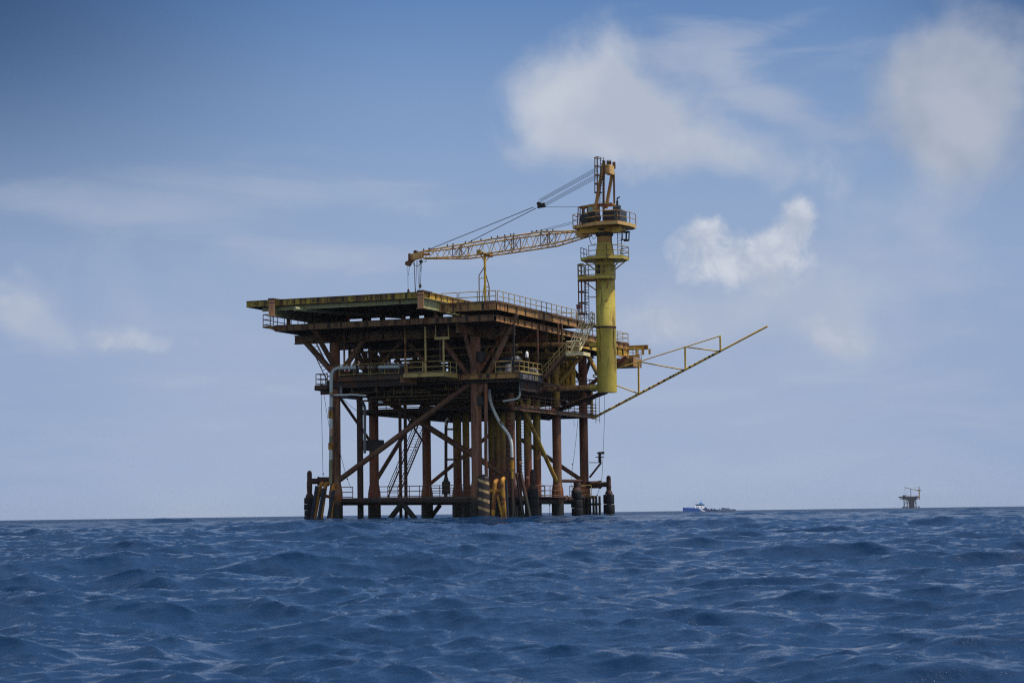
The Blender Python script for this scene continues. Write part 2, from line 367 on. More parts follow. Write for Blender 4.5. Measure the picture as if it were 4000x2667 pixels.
qx = lambda x: Q(x, 1245, v=4.6)[0]
P('rear_wall', MB().box((-20, 4.6, 19.63), (qx(1364), 4.75, 21.2)), 'shade_stain', HD)
for x0, x1, mt in ((1416, 1448, 'shade_stain'), (1485, 1503, 'shade_stain'), (1568, 1583, 'shade_stain'), (1602, 1636, 'shade_stain'), (1658, 1730, 'shade_stain'), (1312, 1341, 'orange'), (1352, 1363, 'orange')): P('deck_post', MB().box((qx(x0), 4.3 if mt == 'orange' else 4.5, 19.63), (qx(x1), 4.58 if mt == 'orange' else 4.74, 21.15)), mt, HD)
# drop lights and scuppers on the front edge
for k in range(9): k_ = MB().lathe((-19.6+k*2.05, -7.67, hz-.28), [(.0, .08), (.07, .08), (.07, -.06), (0, -.06)], 10); P('edge_light', k_, 'black', HD)


# top deck (right part) with fascia
td = 20.72
TD = P('top_deck', MB().prism([(-1.55, -4.8), (4.2, -4.8), (4.2, 19.6), (-3, 19.6), (-3, 5.7), (-1.55, 5.7)], td-.12, td), 'deckplate')
f = MB(); f.ibeam((-1.6, -4.87, td+.03), (4.1, -4.87, td+.03), .3, .72); f.stiff((-1.6, -4.87, td), (4.1, -4.87, td), .24, .66, 1.35); P('fascia', f, 'tan', TD)
f = MB(); f.ibeam((4.22, -4.9, td+.035), (4.22, 19.6, td+.035), .3, .74); f.stiff((4.22, -4.9, td), (4.22, 19.6, td), .27, .68, 2.45); P('fascia', f, 'tan', TD)
f = MB()
for k in range(20): f.ibeam((-2.9 if k > 8 else -1.4, -4.0+k*1.22, td-.13), (4.05, -4.0+k*1.22, td-.13), .18, .45, .02)
P('joists', f, 'girder', TD)
P('kerb', MB().box((4.28, -4.9, td+.04), (4.32, 19.6, td+.17)).box((-1.6, -4.95, td+.04), (4.2, -4.91, td+.17)), 'deckplate', TD)
# weather deck
wd = 19.6
WD = P('weather_deck', MB().prism([(-18.9, -4.75), (4.0, -4.75), (4.0, 34.9), (-18.9, 34.9)], wd-.1, wd), 'deckplate')
f = MB(); f.ibeam((-18.96, -4.87, wd), (3.9, -4.87, wd), .28, .58); f.stiff((-18.96, -4.87, wd), (3.9, -4.87, wd), .26, .54, 1.42); P('fascia', f, 'brown', WD)
f = MB(); f.ibeam((4.0, -4.6, wd-.02), (4.0, 35, wd-.02), .28, .6); f.stiff((4.0, -4.6, wd), (4.0, 35, wd), .26, .56, 1.8); P('fascia', f, 'tan', WD)
P('fascia', MB().ibeam((-18.9, -4.6, wd-.02), (-18.9, 34.8, wd-.02), .28, .56), 'girder', WD)
f = MB()
for k in range(15): u = -18.2+k*1.53; f.ibeam((u, -4.6, wd-.11), (u, 34.7, wd-.11), .18, .4, .022)
P('joists', f, 'girder', WD)
for v in VR:
    f = MB(); f.ibeam((-19.27, v, 18.95), (4.1, v, 18.95), .5, .86, .045); f.stiff((-19.27, v, 18.95), (4.1, v, 18.95), .42, .8, 1.9); P('girder', f, 'brown' if v == 0 else 'girder', WD)
for u in (0.0, W):
    P('girder', MB().ibeam((u, -4.6, 18.93), (u, 34.6, 18.93), .44, .82, .04), 'brown' if u == 0 else 'girder', WD)
P('girder', MB().ibeam((4.0, 19.6, 18.97), (4.0, 35, 18.97), .3, .9, .03).stiff((4.0, 19.6, 18.97), (4.0, 35, 18.97), .28, .84, 2.2), 'yellow', WD)
cw = MB().prism([(-20.25, -4.85), (-19.05, -4.85), (-19.05, 10), (-20.25, 10)], wd-.09, wd-.03)
for k in range(8): cw.add([(-20.2, -4.7+k*2, wd-.1), (-19.0, -4.7+k*2, wd-.1), (-19.0, -4.7+k*2, wd-.5), (-20.2, -4.62+k*2, wd-.1), (-19.0, -4.62+k*2, wd-.1), (-19.0, -4.62+k*2, wd-.5)], [(0, 1, 2), (5, 4, 3), (0, 3, 4, 1), (1, 4, 5, 2), (2, 5, 3, 0)])
cw.box((-20.27, -4.9, wd-.18), (-20.2, 10, wd-.02)); P('catwalk', cw, 'tan', WD)
P('railing', MB().rail([(-19.1, -4.85, wd), (-20.22, -4.85, wd), (-20.22, 10, wd)], sp=1.45).rail([(-18.9, 10.2, wd), (-14, 10.2, wd)]), 'rail')
P('railing', MB().rail([(3.95, 29.5, wd), (3.95, 34.9, wd), (0.5, 34.9, wd)], sp=1.7), 'rail')
P('railing', MB().rail([(3.95, 19.8, wd), (3.95, 24.5, wd)], sp=1.7), 'raildark')
bmx = MB(); a = Q(2440, 1333, v=34.9); b = Q(2535, 1340, v=34.9); bmx.ibeam((4.1, 34.6, 19.35), (b[0], 34.6, 19.35), .3, .5, .05)
bmx.ibeam((4.1, 34.6, 18.3), (b[0]-1, 34.6, 18.3), .25, .32, .04)
for k in range(3): bmx.box((4.9+k*.75, 34.5, 18.3), (5.1+k*.75, 34.7, 18.9))
P('outrigger_beam', bmx, 'yellow', WD)
# little balcony below the weather deck at the far right
a = Q(2443, 1403, v=33); b = Q(2490, 1425, v=33)
P('balcony', MB().box((3.0, 31.5, a[2]-.9), (b[0], 34.5, a[2])), 'tan'); P('railing', MB().rail([(3.4, 31.5, a[2]), (b[0], 31.5, a[2]), (b[0], 34.4, a[2])], sp=1.0), 'rail')
# top deck railings: front run with a gap, long right run
P('railing', MB().rail([(*Q(1726, 1190, v=-4.8)[:2], td), (*Q(1786, 1185, v=-4.8)[:2], td)], sp=2), 'rail')
P('railing', MB().rail([(*Q(1793, 1185, v=-4.8)[:2], td), (*Q(1937, 1180, v=-4.8)[:2], td)], sp=1.85), 'rail')
P('railing', MB().rail([(4.22, -4.75, td), (4.22, 18.6, td)], sp=1.42), 'rail')
P('railing', MB().rail([(-2.8, 19.4, td), (3.5, 19.4, td)], sp=2.4), 'rail')
# main deck
md = 14.4
MD = P('main_deck', MB().prism([(-15.3, -.7), (4.75, -.7), (4.75, 5.3), (1.2, 5.3), (1.2, 32), (-15.9, 32), (-15.9, 2)], md-.12, md), 'deckplate')
f = MB(); f.ibeam((-14.2, -.8, md+.3), (-7.6, -.8, md+.3), .3, .5); P('fascia', f, 'girder', MD)
f = MB(); f.ibeam((-7.4, -.8, md+.02), (4.8, -.8, md+.02), .3, .52); f.stiff((-7.4, -.8, md), (4.8, -.8, md), .26, .46, 2.6); P('fascia', f, 'tan', MD)
P('fascia', MB().box((4.78, -.95, md-.62), (4.86, 5.34, md+.02)).box((4.6, -.95, md-.66), (4.95, 5.34, md-.62)), 'black', MD)
P('toe_board', MB().box((4.86, -.75, md+.03), (4.89, 5.2, md+.2)), 'rail', MD)
for v in (-.5, 1.6, 4.2, 8.9, 13.3, 17.8, 22.3, 26.6, 30.85):
    f = MB(); f.ibeam((-15.6, v, md-.13), (1.1 if v > 5 else 4.7, v, md-.13), .4, 1.45 if v > 2 else 1.2 if v > 0 else .7, .04); f.stiff((-15.6, v, md-.13), (1.1, v, md-.13), .36, 1.2, 2.5); P('girder', f, 'shade_stain', MD)
for u in (W, -10, -5, -.2): P('girder', MB().ibeam((u, -.2, md-.15), (u, 31.9, md-.15), .36, 1.25, .04), 'shade_stain', MD)
P('girder', MB().ibeam((4.6, -.2, md-.7), (4.6, 5.2, md-.7), .3, .95, .04), 'shade_stain', MD)
# front balcony with its own rail
bf = Q(1563, 1460, v=-4); bq = Q(1737, 1458, v=-4)
BA = P('balcony', MB().box((bf[0], -4.0, md-.02), (bq[0], -.98, md+.05)), 'deckplate', MD)
P('fascia', MB().box((bf[0]+.35, -4.08, md-.3), (bq[0], -4.02, md+.07)).box((bq[0]+.02, -4.08, md-.35), (bq[0]+.08, -.97, md+.07)), 'rail', BA)
P('fascia', MB().box((bf[0]-.04, -3.9, md-.75), (bf[0]+.35, -.97, md-.03)), 'tan', BA)
P('railing', MB().rail([(bf[0]+.7, -3.95, md+.05), (bf[0]+2.3, -3.95, md+.05)]).rail([(bf[0]+2.45, -3.95, md+.05), (bq[0]-.05, -3.95, md+.05), (bq[0]-.05, -1.0, md+.05)], sp=1.6), 'rail', BA)
l0 = Q(1325, 1467, v=-.85)[0]; l1 = Q(1441, 1461, v=-.85)[0]; l2 = Q(1558, 1459, v=-.85)[0]
P('railing', MB().rail([(l0, -.85, md+.32), (l1, -.85, md+.32)], sp=1.6).rail([(l1+.2, -.85, md+.32), (l2, -.85, md+.32)], sp=1.6), 'rail')
P('railing', MB().rail([(Q(1936, 1458, v=-.85)[0], -.85, md), (Q(1998, 1456, v=-.85)[0], -.85, md)], sp=2), 'rail')
P('railing', MB().rail([(Q(2009, 1456, v=-.85)[0], -.85, md), (4.8, -.85, md), (4.8, 5.25, md)], sp=1.35), 'rail')
P('railing', MB().rail([(W, 31.8, md), (1, 31.8, md), (1, 24, md)], sp=1.6), 'raildark')
# left side platform, lower
lp = 13.95; a = Q(1237, 1502, v=0)
LP = P('side_platform', MB().box((a[0], -.3, lp-.1), (W-.6, 5, lp)).box((a[0]-.03, -.32, lp-.42), (W-.6, -.26, lp-.02)).box((a[0]-.1, -.3, lp-.5), (a[0]-.04, 5, lp-.05)).box((a[0]+.2, .4, lp-.9), (W-.5, .5, lp-.5)).box((a[0]+1.6, .2, lp-1.6), (W-.5, .4, lp-.9)), 'girder', label='small rusty side platform')
P('railing', MB().rail([(W-.7, -.25, lp), (a[0]+.05, -.25, lp), (a[0]+.05, 5, lp)], sp=1.05), 'raildark', LP)
# lower deck
ld = 11.75
LD = P('lower_deck', MB().prism([(-15.3, 6.4), (1.1, 6.4), (1.1, 32), (-15.3, 32)], ld-.08, ld), 'deckplate')
for v in (6.3, 12, 17.5, 23.2, 28, 32): P('girder', MB().ibeam((-15.3, v, ld-.06), (1.1, v, ld-.06), .26, .3, .03), 'shade_stain', LD)
for u in (-15.3, -9.8, -4.3, 1.1): P('girder', MB().ibeam((u, 6.35, ld-.05), (u, 32, ld-.05), .26, .42, .03), 'brown', LD)
P('railing', MB().rail([(W+.6, 6.45, ld), (-.8, 6.45, ld)], sp=1.9, rails=(1.1, .74, .38, .12)), 'raildark', LD)
P('railing', MB().rail([(1.1, 9, ld), (1.1, 31.9, ld), (-15, 31.9, ld)], sp=1.7, rails=(1.1, .74, .38, .12)), 'raildark', LD)
# boat landing
bl = 2.85
BL = P('boat_landing', MB().box((W+.4, .5, bl-.1), (-.6, 2.4, bl)).box((W+.2, .4, bl-.22), (-.6, .5, bl+.02)), 'deckplate')
P('walkway', MB().box((W-.9, 2.45, bl-.1), (W+.9, 31, bl)), 'deckplate', BL)
P('walkway', MB().box((-1.0, 2.45, bl-.1), (.8, 31, bl)), 'deckplate', BL)
P('walkway', MB().box((W+.95, 21, bl-.1), (-1.05, 23, bl)), 'deckplate', BL)
P('railing', MB().rail([(Q(1331, 1940, v=.6)[0], .6, bl), (Q(1378, 1940, v=.6)[0], .6, bl)], sp=1.2), 'raildark', BL)
P('railing', MB().rail([(Q(1482, 1945, v=2.35)[0], 2.35, bl), (Q(1838, 1945, v=2.35)[0], 2.35, bl)], sp=1.05), 'raildark', BL)
P('railing', MB().rail([(.75, 12, bl), (.75, 21, bl)], sp=1.4).rail([(.75, 24, bl), (.75, 29, bl)], sp=1.1), 'raildark', BL)
P('railing', MB().rail([(W+.9, 21.1, bl), (-1, 21.1, bl)], sp=1.6), 'raildark', BL)
y0 = Q(2269, 1935, v=29); y1 = Q(2310, 1935, v=29)
P('railing', MB().rail([(y0[0], 29, y0[2]), (y1[0], 29, y0[2])], sp=.9).box((y0[0]-.3, 28.95, y0[2]-.35), (y1[0]+.3, 30, y0[2]-.02)), 'rail', BL, 'yellow railing on the small landing')
# conductors through the middle of the decks
for x, v, r in ((1785, 17, .42), (1820, 15, .36), (1918, 18.2, .32), (1941, 16, .34), (1964, 14, .3), (2026, 17.5, .29), (2061, 16, .4), (2097, 18.5, .4), (1990, 19.4, .33)):
    u = Q(x, 1700, v=v)[0]; P('conductor_pipe', MB().tube((u, v, -7), (u, v, 13.0), r, n=20), 'conductor')
# thin vertical caissons
for x, v, r in ((1400.7, .9, .17), (1563, 4.2, .16), (1583.5, 5.2, .17), (1412.5, 7.6, .15)):
    u = Q(x, 1700, v=v)[0]; P('caisson', MB().tube((u, v, -7), (u, v, 13.2), r, n=12), 'rusty')
# posts between main and weather deck
for x, yt, yb, v, mat in ((1344, 1292, 1430, -.6, 'tan'), (1582, 1278, 1458, -.95, 'tan'), (1661, 1276, 1458, -3.9, 'rail'), (1732, 1322, 1468, -3.9, 'rail'), (1719, 1322, 1420, -1, 'girder'), (2006, 1265, 1457, -.8, 'black'), (2099, 1290, 1460, 4.7, 'girder'), (1441, 1330, 1470, 3, 'girder'), (2180, 1262, 1400, 10.5, 'raildark'), (2194, 1262, 1360, 11.5, 'raildark')):
    a = Q(x, yt, v=v); b = Q(x, yb, v=v); P('post', MB().tube((a[0], v, a[2]), (a[0], v, b[2]), .1, n=10), mat)
a, b, c, d = Q(1702, 1270, v=-3.95), Q(1700, 1322, v=-3.95), Q(1753, 1320, v=-3.95), Q(1750, 1270, v=-3.95)
P('hanger_frame', MB().tube(a, b, .05).tube(d, c, .05).box((b[0]-.05, -4.02, b[2]-.13), (c[0]+.05, -3.88, b[2]+.13)), 'rail')
# stairs
def stairs(p0, p1, w, n, mat, under=None, rails=True, hr=.95, solid=.22, rm=None):
    p0, p1, w = Vector(p0), Vector(p1), Vector(w); d = p1-p0; h = Vector((d.x, d.y, 0)).normalized()
    s = MB().beam(p0-w/2, p1-w/2, .05, solid).beam(p0+w/2, p1+w/2, .05, solid)
    for i in range(n):
        c = p0+d*((i+.5)/n); s.beam(c-w*.48, c+w*.48, .22, .035)
    so = P('staircase', s, mat, under); r = MB(); up = Vector((0, 0, hr))
    for sgn in (-1, 1):
        a, b = p0+w/2*sgn, p1+w/2*sgn; r.tube(a+up, b+up, .045, n=6); r.tube(a+up*.52, b+up*.52, .038, n=6)
        for i in range(5): q = a.lerp(b, i/4); r.tube(q, q+up, .026, n=6)
    P('handrail', r, rm or mat, so); return so
s0 = Q(1534, 1950, v=2.6); s1 = Q(1672, 1626, v=14.5); stairs((s0[0], 2.6, 2.85), (s1[0], 14.5, ld-.1), (1.1, 0, 0), 30, 'raildark')
f0 = Q(2128, 1476, v=5.6); f1 = Q(2214, 1378, v=5.6); stairs(f0, f1, (0, 1.0, 0), 13, 'kneebrown', solid=.24, rm='rail')
la = Q(2212, 1378, v=5.0); lb = Q(2278, 1371, v=5.0); lz = la[2]
LN = P('stair_landing', MB().box((la[0], 4.95, lz-.08), (lb[0], 6.9, lz)).box((la[0]-.02, 4.9, lz-.3), (lb[0], 4.95, lz+.03)).box((lb[0], 4.9, lz-.3), (lb[0]+.06, 6.9, lz+.03)), 'stair')
P('railing', MB().rail([(la[0]+.05, 6.8, lz), (la[0]+.05, 5.0, lz), (lb[0]-.4, 5.0, lz)], sp=2), 'stair', LN)
g0 = Q(2249, 1368, v=6.3); g1 = Q(2303, 1262, v=9.5); stairs(g0, (g1[0], 9.5, g1[2]), (.95, 0, 0), 15, 'stair', solid=.18)
a = Q(2256, 1275, v=9.9); b = Q(2344, 1281, v=9.9); z = g1[2]
AB = P('access_bridge', MB().box((a[0], 9.6, z-.35), (b[0]-.5, 9.72, z-.12)).box((a[0]+.5, 9.6, z-.1), (b[0]-.7, 11.0, z)).box((a[0], 10.95, z-.35), (b[0]-.5, 11.05, z-.12)), 'tan')
c = Q(2314, 1262, v=9.6); P('railing', MB().rail([(c[0], 9.65, z), (b[0]-.85, 9.65, z)], sp=1).rail([(a[0]+.8, 11, z), (b[0]-.9, 11, z)], sp=1.2).rail([(c[0]-1.5, 9.7, z), (c[0]-.6, 9.7, z)], sp=1), 'rail', AB)
# far-left stair tower between decks
a = Q(1222, 1342, v=9); b = Q(1290, 1486, v=9)
P('staircase', MB().ladder(a, b, (.6, 0, .3), .42, .05).ladder(tuple(Vector(a)+Vector((.5, .3, .2))), tuple(Vector(b)+Vector((.5, .3, .2))), (.4, 0, .2), 1.2, .04), 'girder')
# rung ladder on the second right leg
lr = MB()
for k in range(21): z = 2.8+k*.5; lr.path([(.3, 8.44, z), (.33, 8.26, z), (-.1, 8.22, z), (-.14, 8.44, z)], .028, n=6)
P('rung_ladder', lr, 'black')
a = Q(2040, 1640, v=11); b = Q(2046, 1880, v=11); P('ladder', MB().ladder((a[0], 11, a[2]), (b[0], 11, b[2]), (.5, 0, 0), .3, .03), 'black')
a = Q(2345, 1535, v=31); P('ladder', MB().ladder((1.6, 31, 10.8), (1.6, 31, 14.0), (.45, 0, 0), .3, .03), 'raildark')
# pipework
def pipe(pts, r, mat='pipe', fil=.4, n=10, label=None): return P('pipe', MB().path(pts, r, n, fil), mat, label=label)
v = -1.05
pipe([Q(1560, 1432, v=v), Q(1450, 1434, v=v), Q(1294.5, 1437, v=v), Q(1293.5, 1640, v=v), Q(1291, 1890, v=v)], .175, 'riser', 1.0, 14, 'pale riser pipe with coloured bands')
for y in (1592, 1600, 1442): 
    if y > 1500: a = Q(1293.5, y, v=v); P('flange', MB().tube((a[0], v, a[2]-.05), (a[0], v, a[2]+.05), .28), 'rusty')
for y0_, y1_ in ((1604, 1633), (1729, 1756)): a = Q(1293, y0_, v=v); b = Q(1293, y1_, v=v); P('guard_collar', MB().tube((a[0]-.04, v, b[2]), (a[0]-.04, v, a[2]), .235, n=16), 'bumper')
for x, r in ((1398, .2), (1412, .26), (1424, .22), (1433, .28), (1448, .26), (1462, .27), (1474, .24)): a = Q(x, 1434, v=v); P('pipe_fitting', MB().tube((a[0]-.13, v, a[2]), (a[0]+.13, v, a[2]), r), random.choice(['rusty', 'pipe', 'girder']))
pipe([Q(1585, 1428, v=-.2), Q(1503, 1428, v=-.2), Q(1488, 1450, v=-.2)], .22, 'grey')
a = Q(1409, 1402, v=-1); P('handwheel', MB().path([(a[0]+.3*math.cos(t*.524), -1, a[2]+.3*math.sin(t*.524)) for t in range(13)], .03, 6).tube((a[0], -1, a[2]), (a[0], -1, a[2]-.7), .05), 'rusty')
pipe([Q(1302, 1543, v=-.8), Q(1378, 1541, v=-.8), Q(1430, 1545, v=0)], .1, 'white'); pipe([Q(1332, 1510, v=-.5), Q(1332, 1550, v=-.5), Q(1400, 1556, v=4), Q(1425, 1580, v=4), Q(1425, 1770, v=4)], .14, 'grey', .7)
pipe([Q(1912, 1496, v=2), Q(1912, 1565, v=2), Q(1950, 1650, v=2), Q(1998, 1708, v=2), Q(2000, 1788, v=2)], .15, 'white', 1.6, 14, 'curved white riser pipe')
a = Q(2000, 1788, v=2); b = Q(2000, 1832, v=2)
P('flange', MB().tube((a[0], 2, a[2]-.1), (a[0], 2, a[2]+.06), .26), 'rusty'); P('pipe', MB().tube((b[0], 2, b[2]), (a[0], 2, a[2]-.2), .19), 'bumper', label='short yellow pipe spool'); zz = Q(2000, 1868, v=2)[2]; P('pipe', MB().tube((b[0], 2, zz), (b[0], 2, b[2]-.02), .13), 'olive'); P('pipe', MB().tube((b[0]-.05, 2, -7), (b[0]-.05, 2, zz-.01), .2), 'rusty')
c = Q(1954, 1645, v=2); d = Q(1959, 1652, v=2); P('pipe_band', MB().tube(c, d, .163), 'bumper'); c2 = Q(1960, 1653, v=2); d2 = Q(1965, 1660, v=2); P('pipe_band', MB().tube(c2, d2, .163), 'grey')
pipe([Q(2031, 1484, v=1.5), Q(2031, 1556, v=1.5), Q(1966, 1566, v=1.5)], .1, 'white', .5)
pipe([Q(1898, 1490, v=-.3), Q(1898, 1780, v=-.3), Q(1901, 1905, v=-.3)], .17, 'leg', .2, label='pinkish riser pipe beside the front leg')
pipe([Q(2036, 1504, v=5.5), Q(2163, 1510, v=5.5)], .14, 'leg'); pipe([Q(1742, 1960, v=9), Q(1742, 1660, v=9), Q(1750, 1636, v=9), Q(1756, 1620, v=9)], .16, 'rusty', .5)
a = Q(1743, 1660, v=9); b = Q(1752, 1634, v=9); P('pipe', MB().path([a, Q(1743, 1642, v=9), b], .17, 10, .4), 'white'); a = Q(1743, 1930, v=8); b = Q(1743, 1880, v=8)
P('valve', MB().tube((a[0], 8, a[2]), (a[0], 8, b[2]), .42).tube((a[0], 8, b[2]), (a[0], 8, b[2]+.5), .3, .15), 'black')
for y in (1676, 1794): pipe([Q(1745, y, v=9), Q(1775, y, v=16.6)], .1, 'olive')
pipe([Q(1535, 1534, v=1), Q(1690, 1531, v=1)], .09); pipe([Q(1741, 1490, v=1), Q(1741, 1520, v=1), Q(1784, 1522, v=1), Q(1835, 1524, v=1)], .11, 'olive', .3)
for x in (1538, 1608, 1676, 1698, 1752, 1779, 1472, 1500): a = Q(x, 1486, v=.6); b = Q(x, 1545, v=.6); P('hanger_rod', MB().tube((a[0], .6, a[2]), (a[0], .6, b[2]), .035, n=6), 'olive')
for k in range(46):
    v = random.uniform(1.5, 27); z = random.uniform(ld+.25, md-1.6) if k % 3 else random.uniform(ld+.1, ld+.9); u = random.uniform(-13.5, -1); L = random.uniform(2, 7)
    if random.random() < .6: pts = [(u, v, z), (min(u+L, 0), v, z)]
    else: pts = [(u, v, z-.2), (u, v, z+.9), (min(u+L*.5, 0), v, z+.9)]
    pipe(pts, random.choice((.05, .07, .1, .14)), random.choice(('pipe', 'pipe', 'olive', 'rusty', 'brace')), .25, 8)
for k in range(16):
    v = random.uniform(2, 28); u = random.uniform(-13.5, -1.5); z = ld if v > 6.5 else ld+.5
    P('valve', MB().lathe((u, v, z), [(0, 0), (.22, 0), (.25, .3), (.12, .4), (.12, .8), (.3, .82), (.3, .9), (0, .92)], 10), random.choice(('rusty', 'pipe', 'black')))
# sheet-metal walls and rooms inside
def wall(name, u0, u1, v, z0, z1, mat, ribs=True, label=None):
    s = MB().box((u0, v, z0), (u1, v+.12, z1))
    if ribs:
        for k in range(int((u1-u0)/.55)): s.box((u0+.2+k*.55, v-.09, z0+.04), (u0+.36+k*.55, v-.002, z1-.04))
    return P(name, s, mat, label=label)
a = Q(2015, 1340, v=24); b = Q(2247, 1470, v=24); wall('wall', a[0], b[0], 24, 14.42, 17.9, 'yellowwall', label='yellow ribbed wall inside the main deck')
a = Q(1598, 1360, v=23.5); b = Q(1722, 1460, v=23.5); wall('wall', a[0], b[0], 23.5, 15.6, 18.0, 'orange', label='orange wall at the back of the main deck')
for x, v in ((2020, 19), (2038, 20), (2090, 20.5), (2141, 21), (2062, 18.2)): u = Q(x, 1400, v=v)[0]; P('post', MB().tube((u, v, md), (u, v, 18.1), .19, n=12), 'legyellow')
a = Q(1960, 1308, v=14); b = Q(2160, 1345, v=14); P('girder', MB().ibeam((a[0], 14, a[2]), (4, 14, a[2]), .4, .75, .04), 'yellow')
for k in range(4): P('cable_tray', MB().box((-.5, 15.2+k*.8, 17.35-.12*k), (4.0, 15.6+k*.8, 17.43-.12*k)), 'yellow')

wall('wall', -7.5, -.9, 11.0, 14.42, 17.6, 'shade_stain'); a = Q(1495, 1400, v=27.5); b = Q(1600, 1400, v=27.5); wall('wall', a[0], b[0], 27.5, 14.42, 17.9, 'shade_stain')
a = Q(1335, 1400, v=16); b = Q(1400, 1400, v=16); wall('wall', a[0], b[0], 16, 14.42, 16.6, 'shade_stain')
for x0, x1, v, h, mt in ((1345, 1385, 3.2, 1.0, 'shade_stain'), (1392, 1440, 2.6, .85, 'engine'), (1450, 1490, 4.2, 1.25, 'shade_stain'), (1500, 1570, 3.4, .9, 'engine'), (1580, 1640, 6, 1.5, 'shade_stain'), (1650, 1720, 5, 1.2, 'engine'), (1725, 1790, 2.4, 1.4, 'shade_stain'), (1795, 1840, 3, 1.7, 'shade_stain')):
    a = Q(x0, 1440, v=v)[0]; b = Q(x1, 1440, v=v)[0]; sk = MB().box((a, v, md), (b, v+1.2, md+h*.45)); k = int((b-a)/.45)
    for q in range(k+1): c = a+.2+q*.45; sk.tube((c, v+.4, md+h*.45), (c, v+.4, md+h*random.uniform(.7, 1)), random.uniform(.07, .19), n=8)
    sk.tube((a, v+.3, md+h*.72), (b, v+.3, md+h*.72), .13); P('manifold', sk, mt)
for (x0, y0_), (x1, y1_), v, r in (((1345, 1450), (1395, 1345), 15.5, .16), ((1400, 1345), (1460, 1450), 15.5, .16), ((1520, 1450), (1470, 1345), 15.5, .17), ((1525, 1345), (1580, 1450), 15.5, .17), ((1640, 1450), (1590, 1345), 15.5, .16), ((1360, 1345), (1420, 1450), 26.6, .15), ((1420, 1345), (1370, 1450), 26.6, .15), ((1550, 1345), (1490, 1450), 26.6, .16), ((1450, 1345), (1500, 1450), 30.85, .16), ((1780, 1345), (1830, 1450), 15.5, .16), ((1830, 1345), (1780, 1450), 15.5, .16), ((1905, 1450), (1955, 1345), 15.5, .15), ((1960, 1345), (2010, 1450), 15.5, .15)):
    br((x0, y0_), (x1, y1_), r, 'kneebrown', v=v)
for x, v in ((1365, 6), (1392, 12), (1432, 15.5), (1478, 19), (1490, 8.9), (1522, 13), (1548, 22.3), (1615, 15.5), (1640, 12), (1775, 13), (1812, 18)):
    u = Q(x, 1400, v=v)[0]; P('post', MB().tube((u, v, md), (u, v, 18.2), .13, n=10), 'brown')
for v, z in ((2.0, 17.2), (3.2, 16.6), (12.5, 17.0), (16, 16.4), (21, 17.1)): P('pipe_run', MB().tube((-14.2, v, z), (3.5, v, z), .12, n=10), 'pipe')
for v, z, x0, x1 in ((1.2, 13.2, -14, -.6), (1.9, 12.7, -12, -1), (3.0, 12.45, -14, -2), (5.2, 12.25, -13, -.8), (7.2, 12.2, -14, 0)): P('pipe_run', MB().tube((x0, v, z), (x1, v, z), .1, n=10), 'pipe')

# ------------------------------------------------------------------ equipment standing on the decks
def drum(name, label, cat, c, r, h, mat, group=None):
    th = thing(name, label, cat, c, group)
    part(th, 'body', MB().lathe(c, [(0, 0), (r, 0), (r, h*.3), (r*1.04, h*.32), (r, h*.34), (r, h*.66), (r*1.04, h*.68), (r, h*.7), (r, h), (0, h)], 18), M[mat]); part(th, 'cap', MB().lathe((c[0]+r*.5, c[1], c[2]+h), [(0, .03), (.06, .03), (.06, 0)], 8), M['black']); return th
a = Q(1985, 1440, v=.3); drum('steel_drum', 'dark steel drum behind the front right main deck rail', 'drum', (a[0], .3, md), .3, .9, 'grey')
a = Q(1950, 1440, v=.6); drum('steel_drum', 'second dark drum, nearer the front leg on the main deck', 'drum', (a[0], .6, md), .28, .85, 'black')
t_ = thing('pressure_vessel', 'dark horizontal tank on saddles behind the right main deck rail', 'tank', (2.6, 2.6, md))
vs = MB(); vs.path([(1.5, 2.6, md+1.35), (1.55, 2.6, md+1.35), (1.75, 2.6, md+1.35), (3.4, 2.6, md+1.35), (3.6, 2.6, md+1.35), (3.65, 2.6, md+1.35)], [.02, .3, .5, .5, .3, .02], 16)
part(t_, 'shell', vs, M['engine']); part(t_, 'saddle', MB().box((1.9, 2.3, md), (2.05, 2.9, md+.95)), M['rusty']); part(t_, 'saddle', MB().box((3.1, 2.3, md), (3.25, 2.9, md+.95)), M['rusty'])
a = Q(2058, 1400, v=3); t_ = thing('deck_lantern', 'white domed lantern on a black post above the right main deck rail', 'lantern', (a[0], 3, md))
part(t_, 'post', MB().tube((a[0], 3, md), (a[0], 3, a[2]), .06).box((a[0]-.16, 2.84, a[2]-.02), (a[0]+.16, 3.16, a[2]+.1)), M['black'])
part(t_, 'lens', MB().lathe((a[0], 3, a[2]+.1), [(.15, 0), (.17, .15), (.16, .42), (.1, .56), (0, .6)], 14), M['ringwhite'])
a = Q(2082, 1412, v=4); t_ = thing('sack_pile', 'pale tarpaulin bundle lying behind the right main deck rail', 'tarpaulin', (a[0], 4, md)); part(t_, 'sheet', MB().path([(a[0]-.5, 4, md+.2), (a[0]-.2, 4.1, md+.5), (a[0]+.2, 4, md+.45), (a[0]+.5, 4, md+.15)], [.1, .3, .28, .08], 9), M['grey']); part(t_, 'rope', MB().path([(a[0]-.22+.31*math.cos(k*.6)*.1, 4.1+.31*math.cos(k*.6), md+.48+.31*math.sin(k*.6)) for k in range(11)], .02, 5), M['rope'])
a = Q(1705, 1430, v=18); t_ = thing('container_skid', 'yellow equipment container with orange top inside the main deck', 'container', (a[0], 18, md))
part(t_, 'body', MB().box((a[0]-.9, 17.3, md), (a[0]+.9, 19, md+1.5)).box((a[0]-.95, 17.24, md+1.2), (a[0]+.95, 17.28, md+1.45)), M['bumper']); part(t_, 'cover', MB().prism([(a[0]-.95, 17.25), (a[0]+.95, 17.25), (a[0]+.7, 19), (a[0]-.7, 19)], md+1.52, md+1.95), M['orange'])
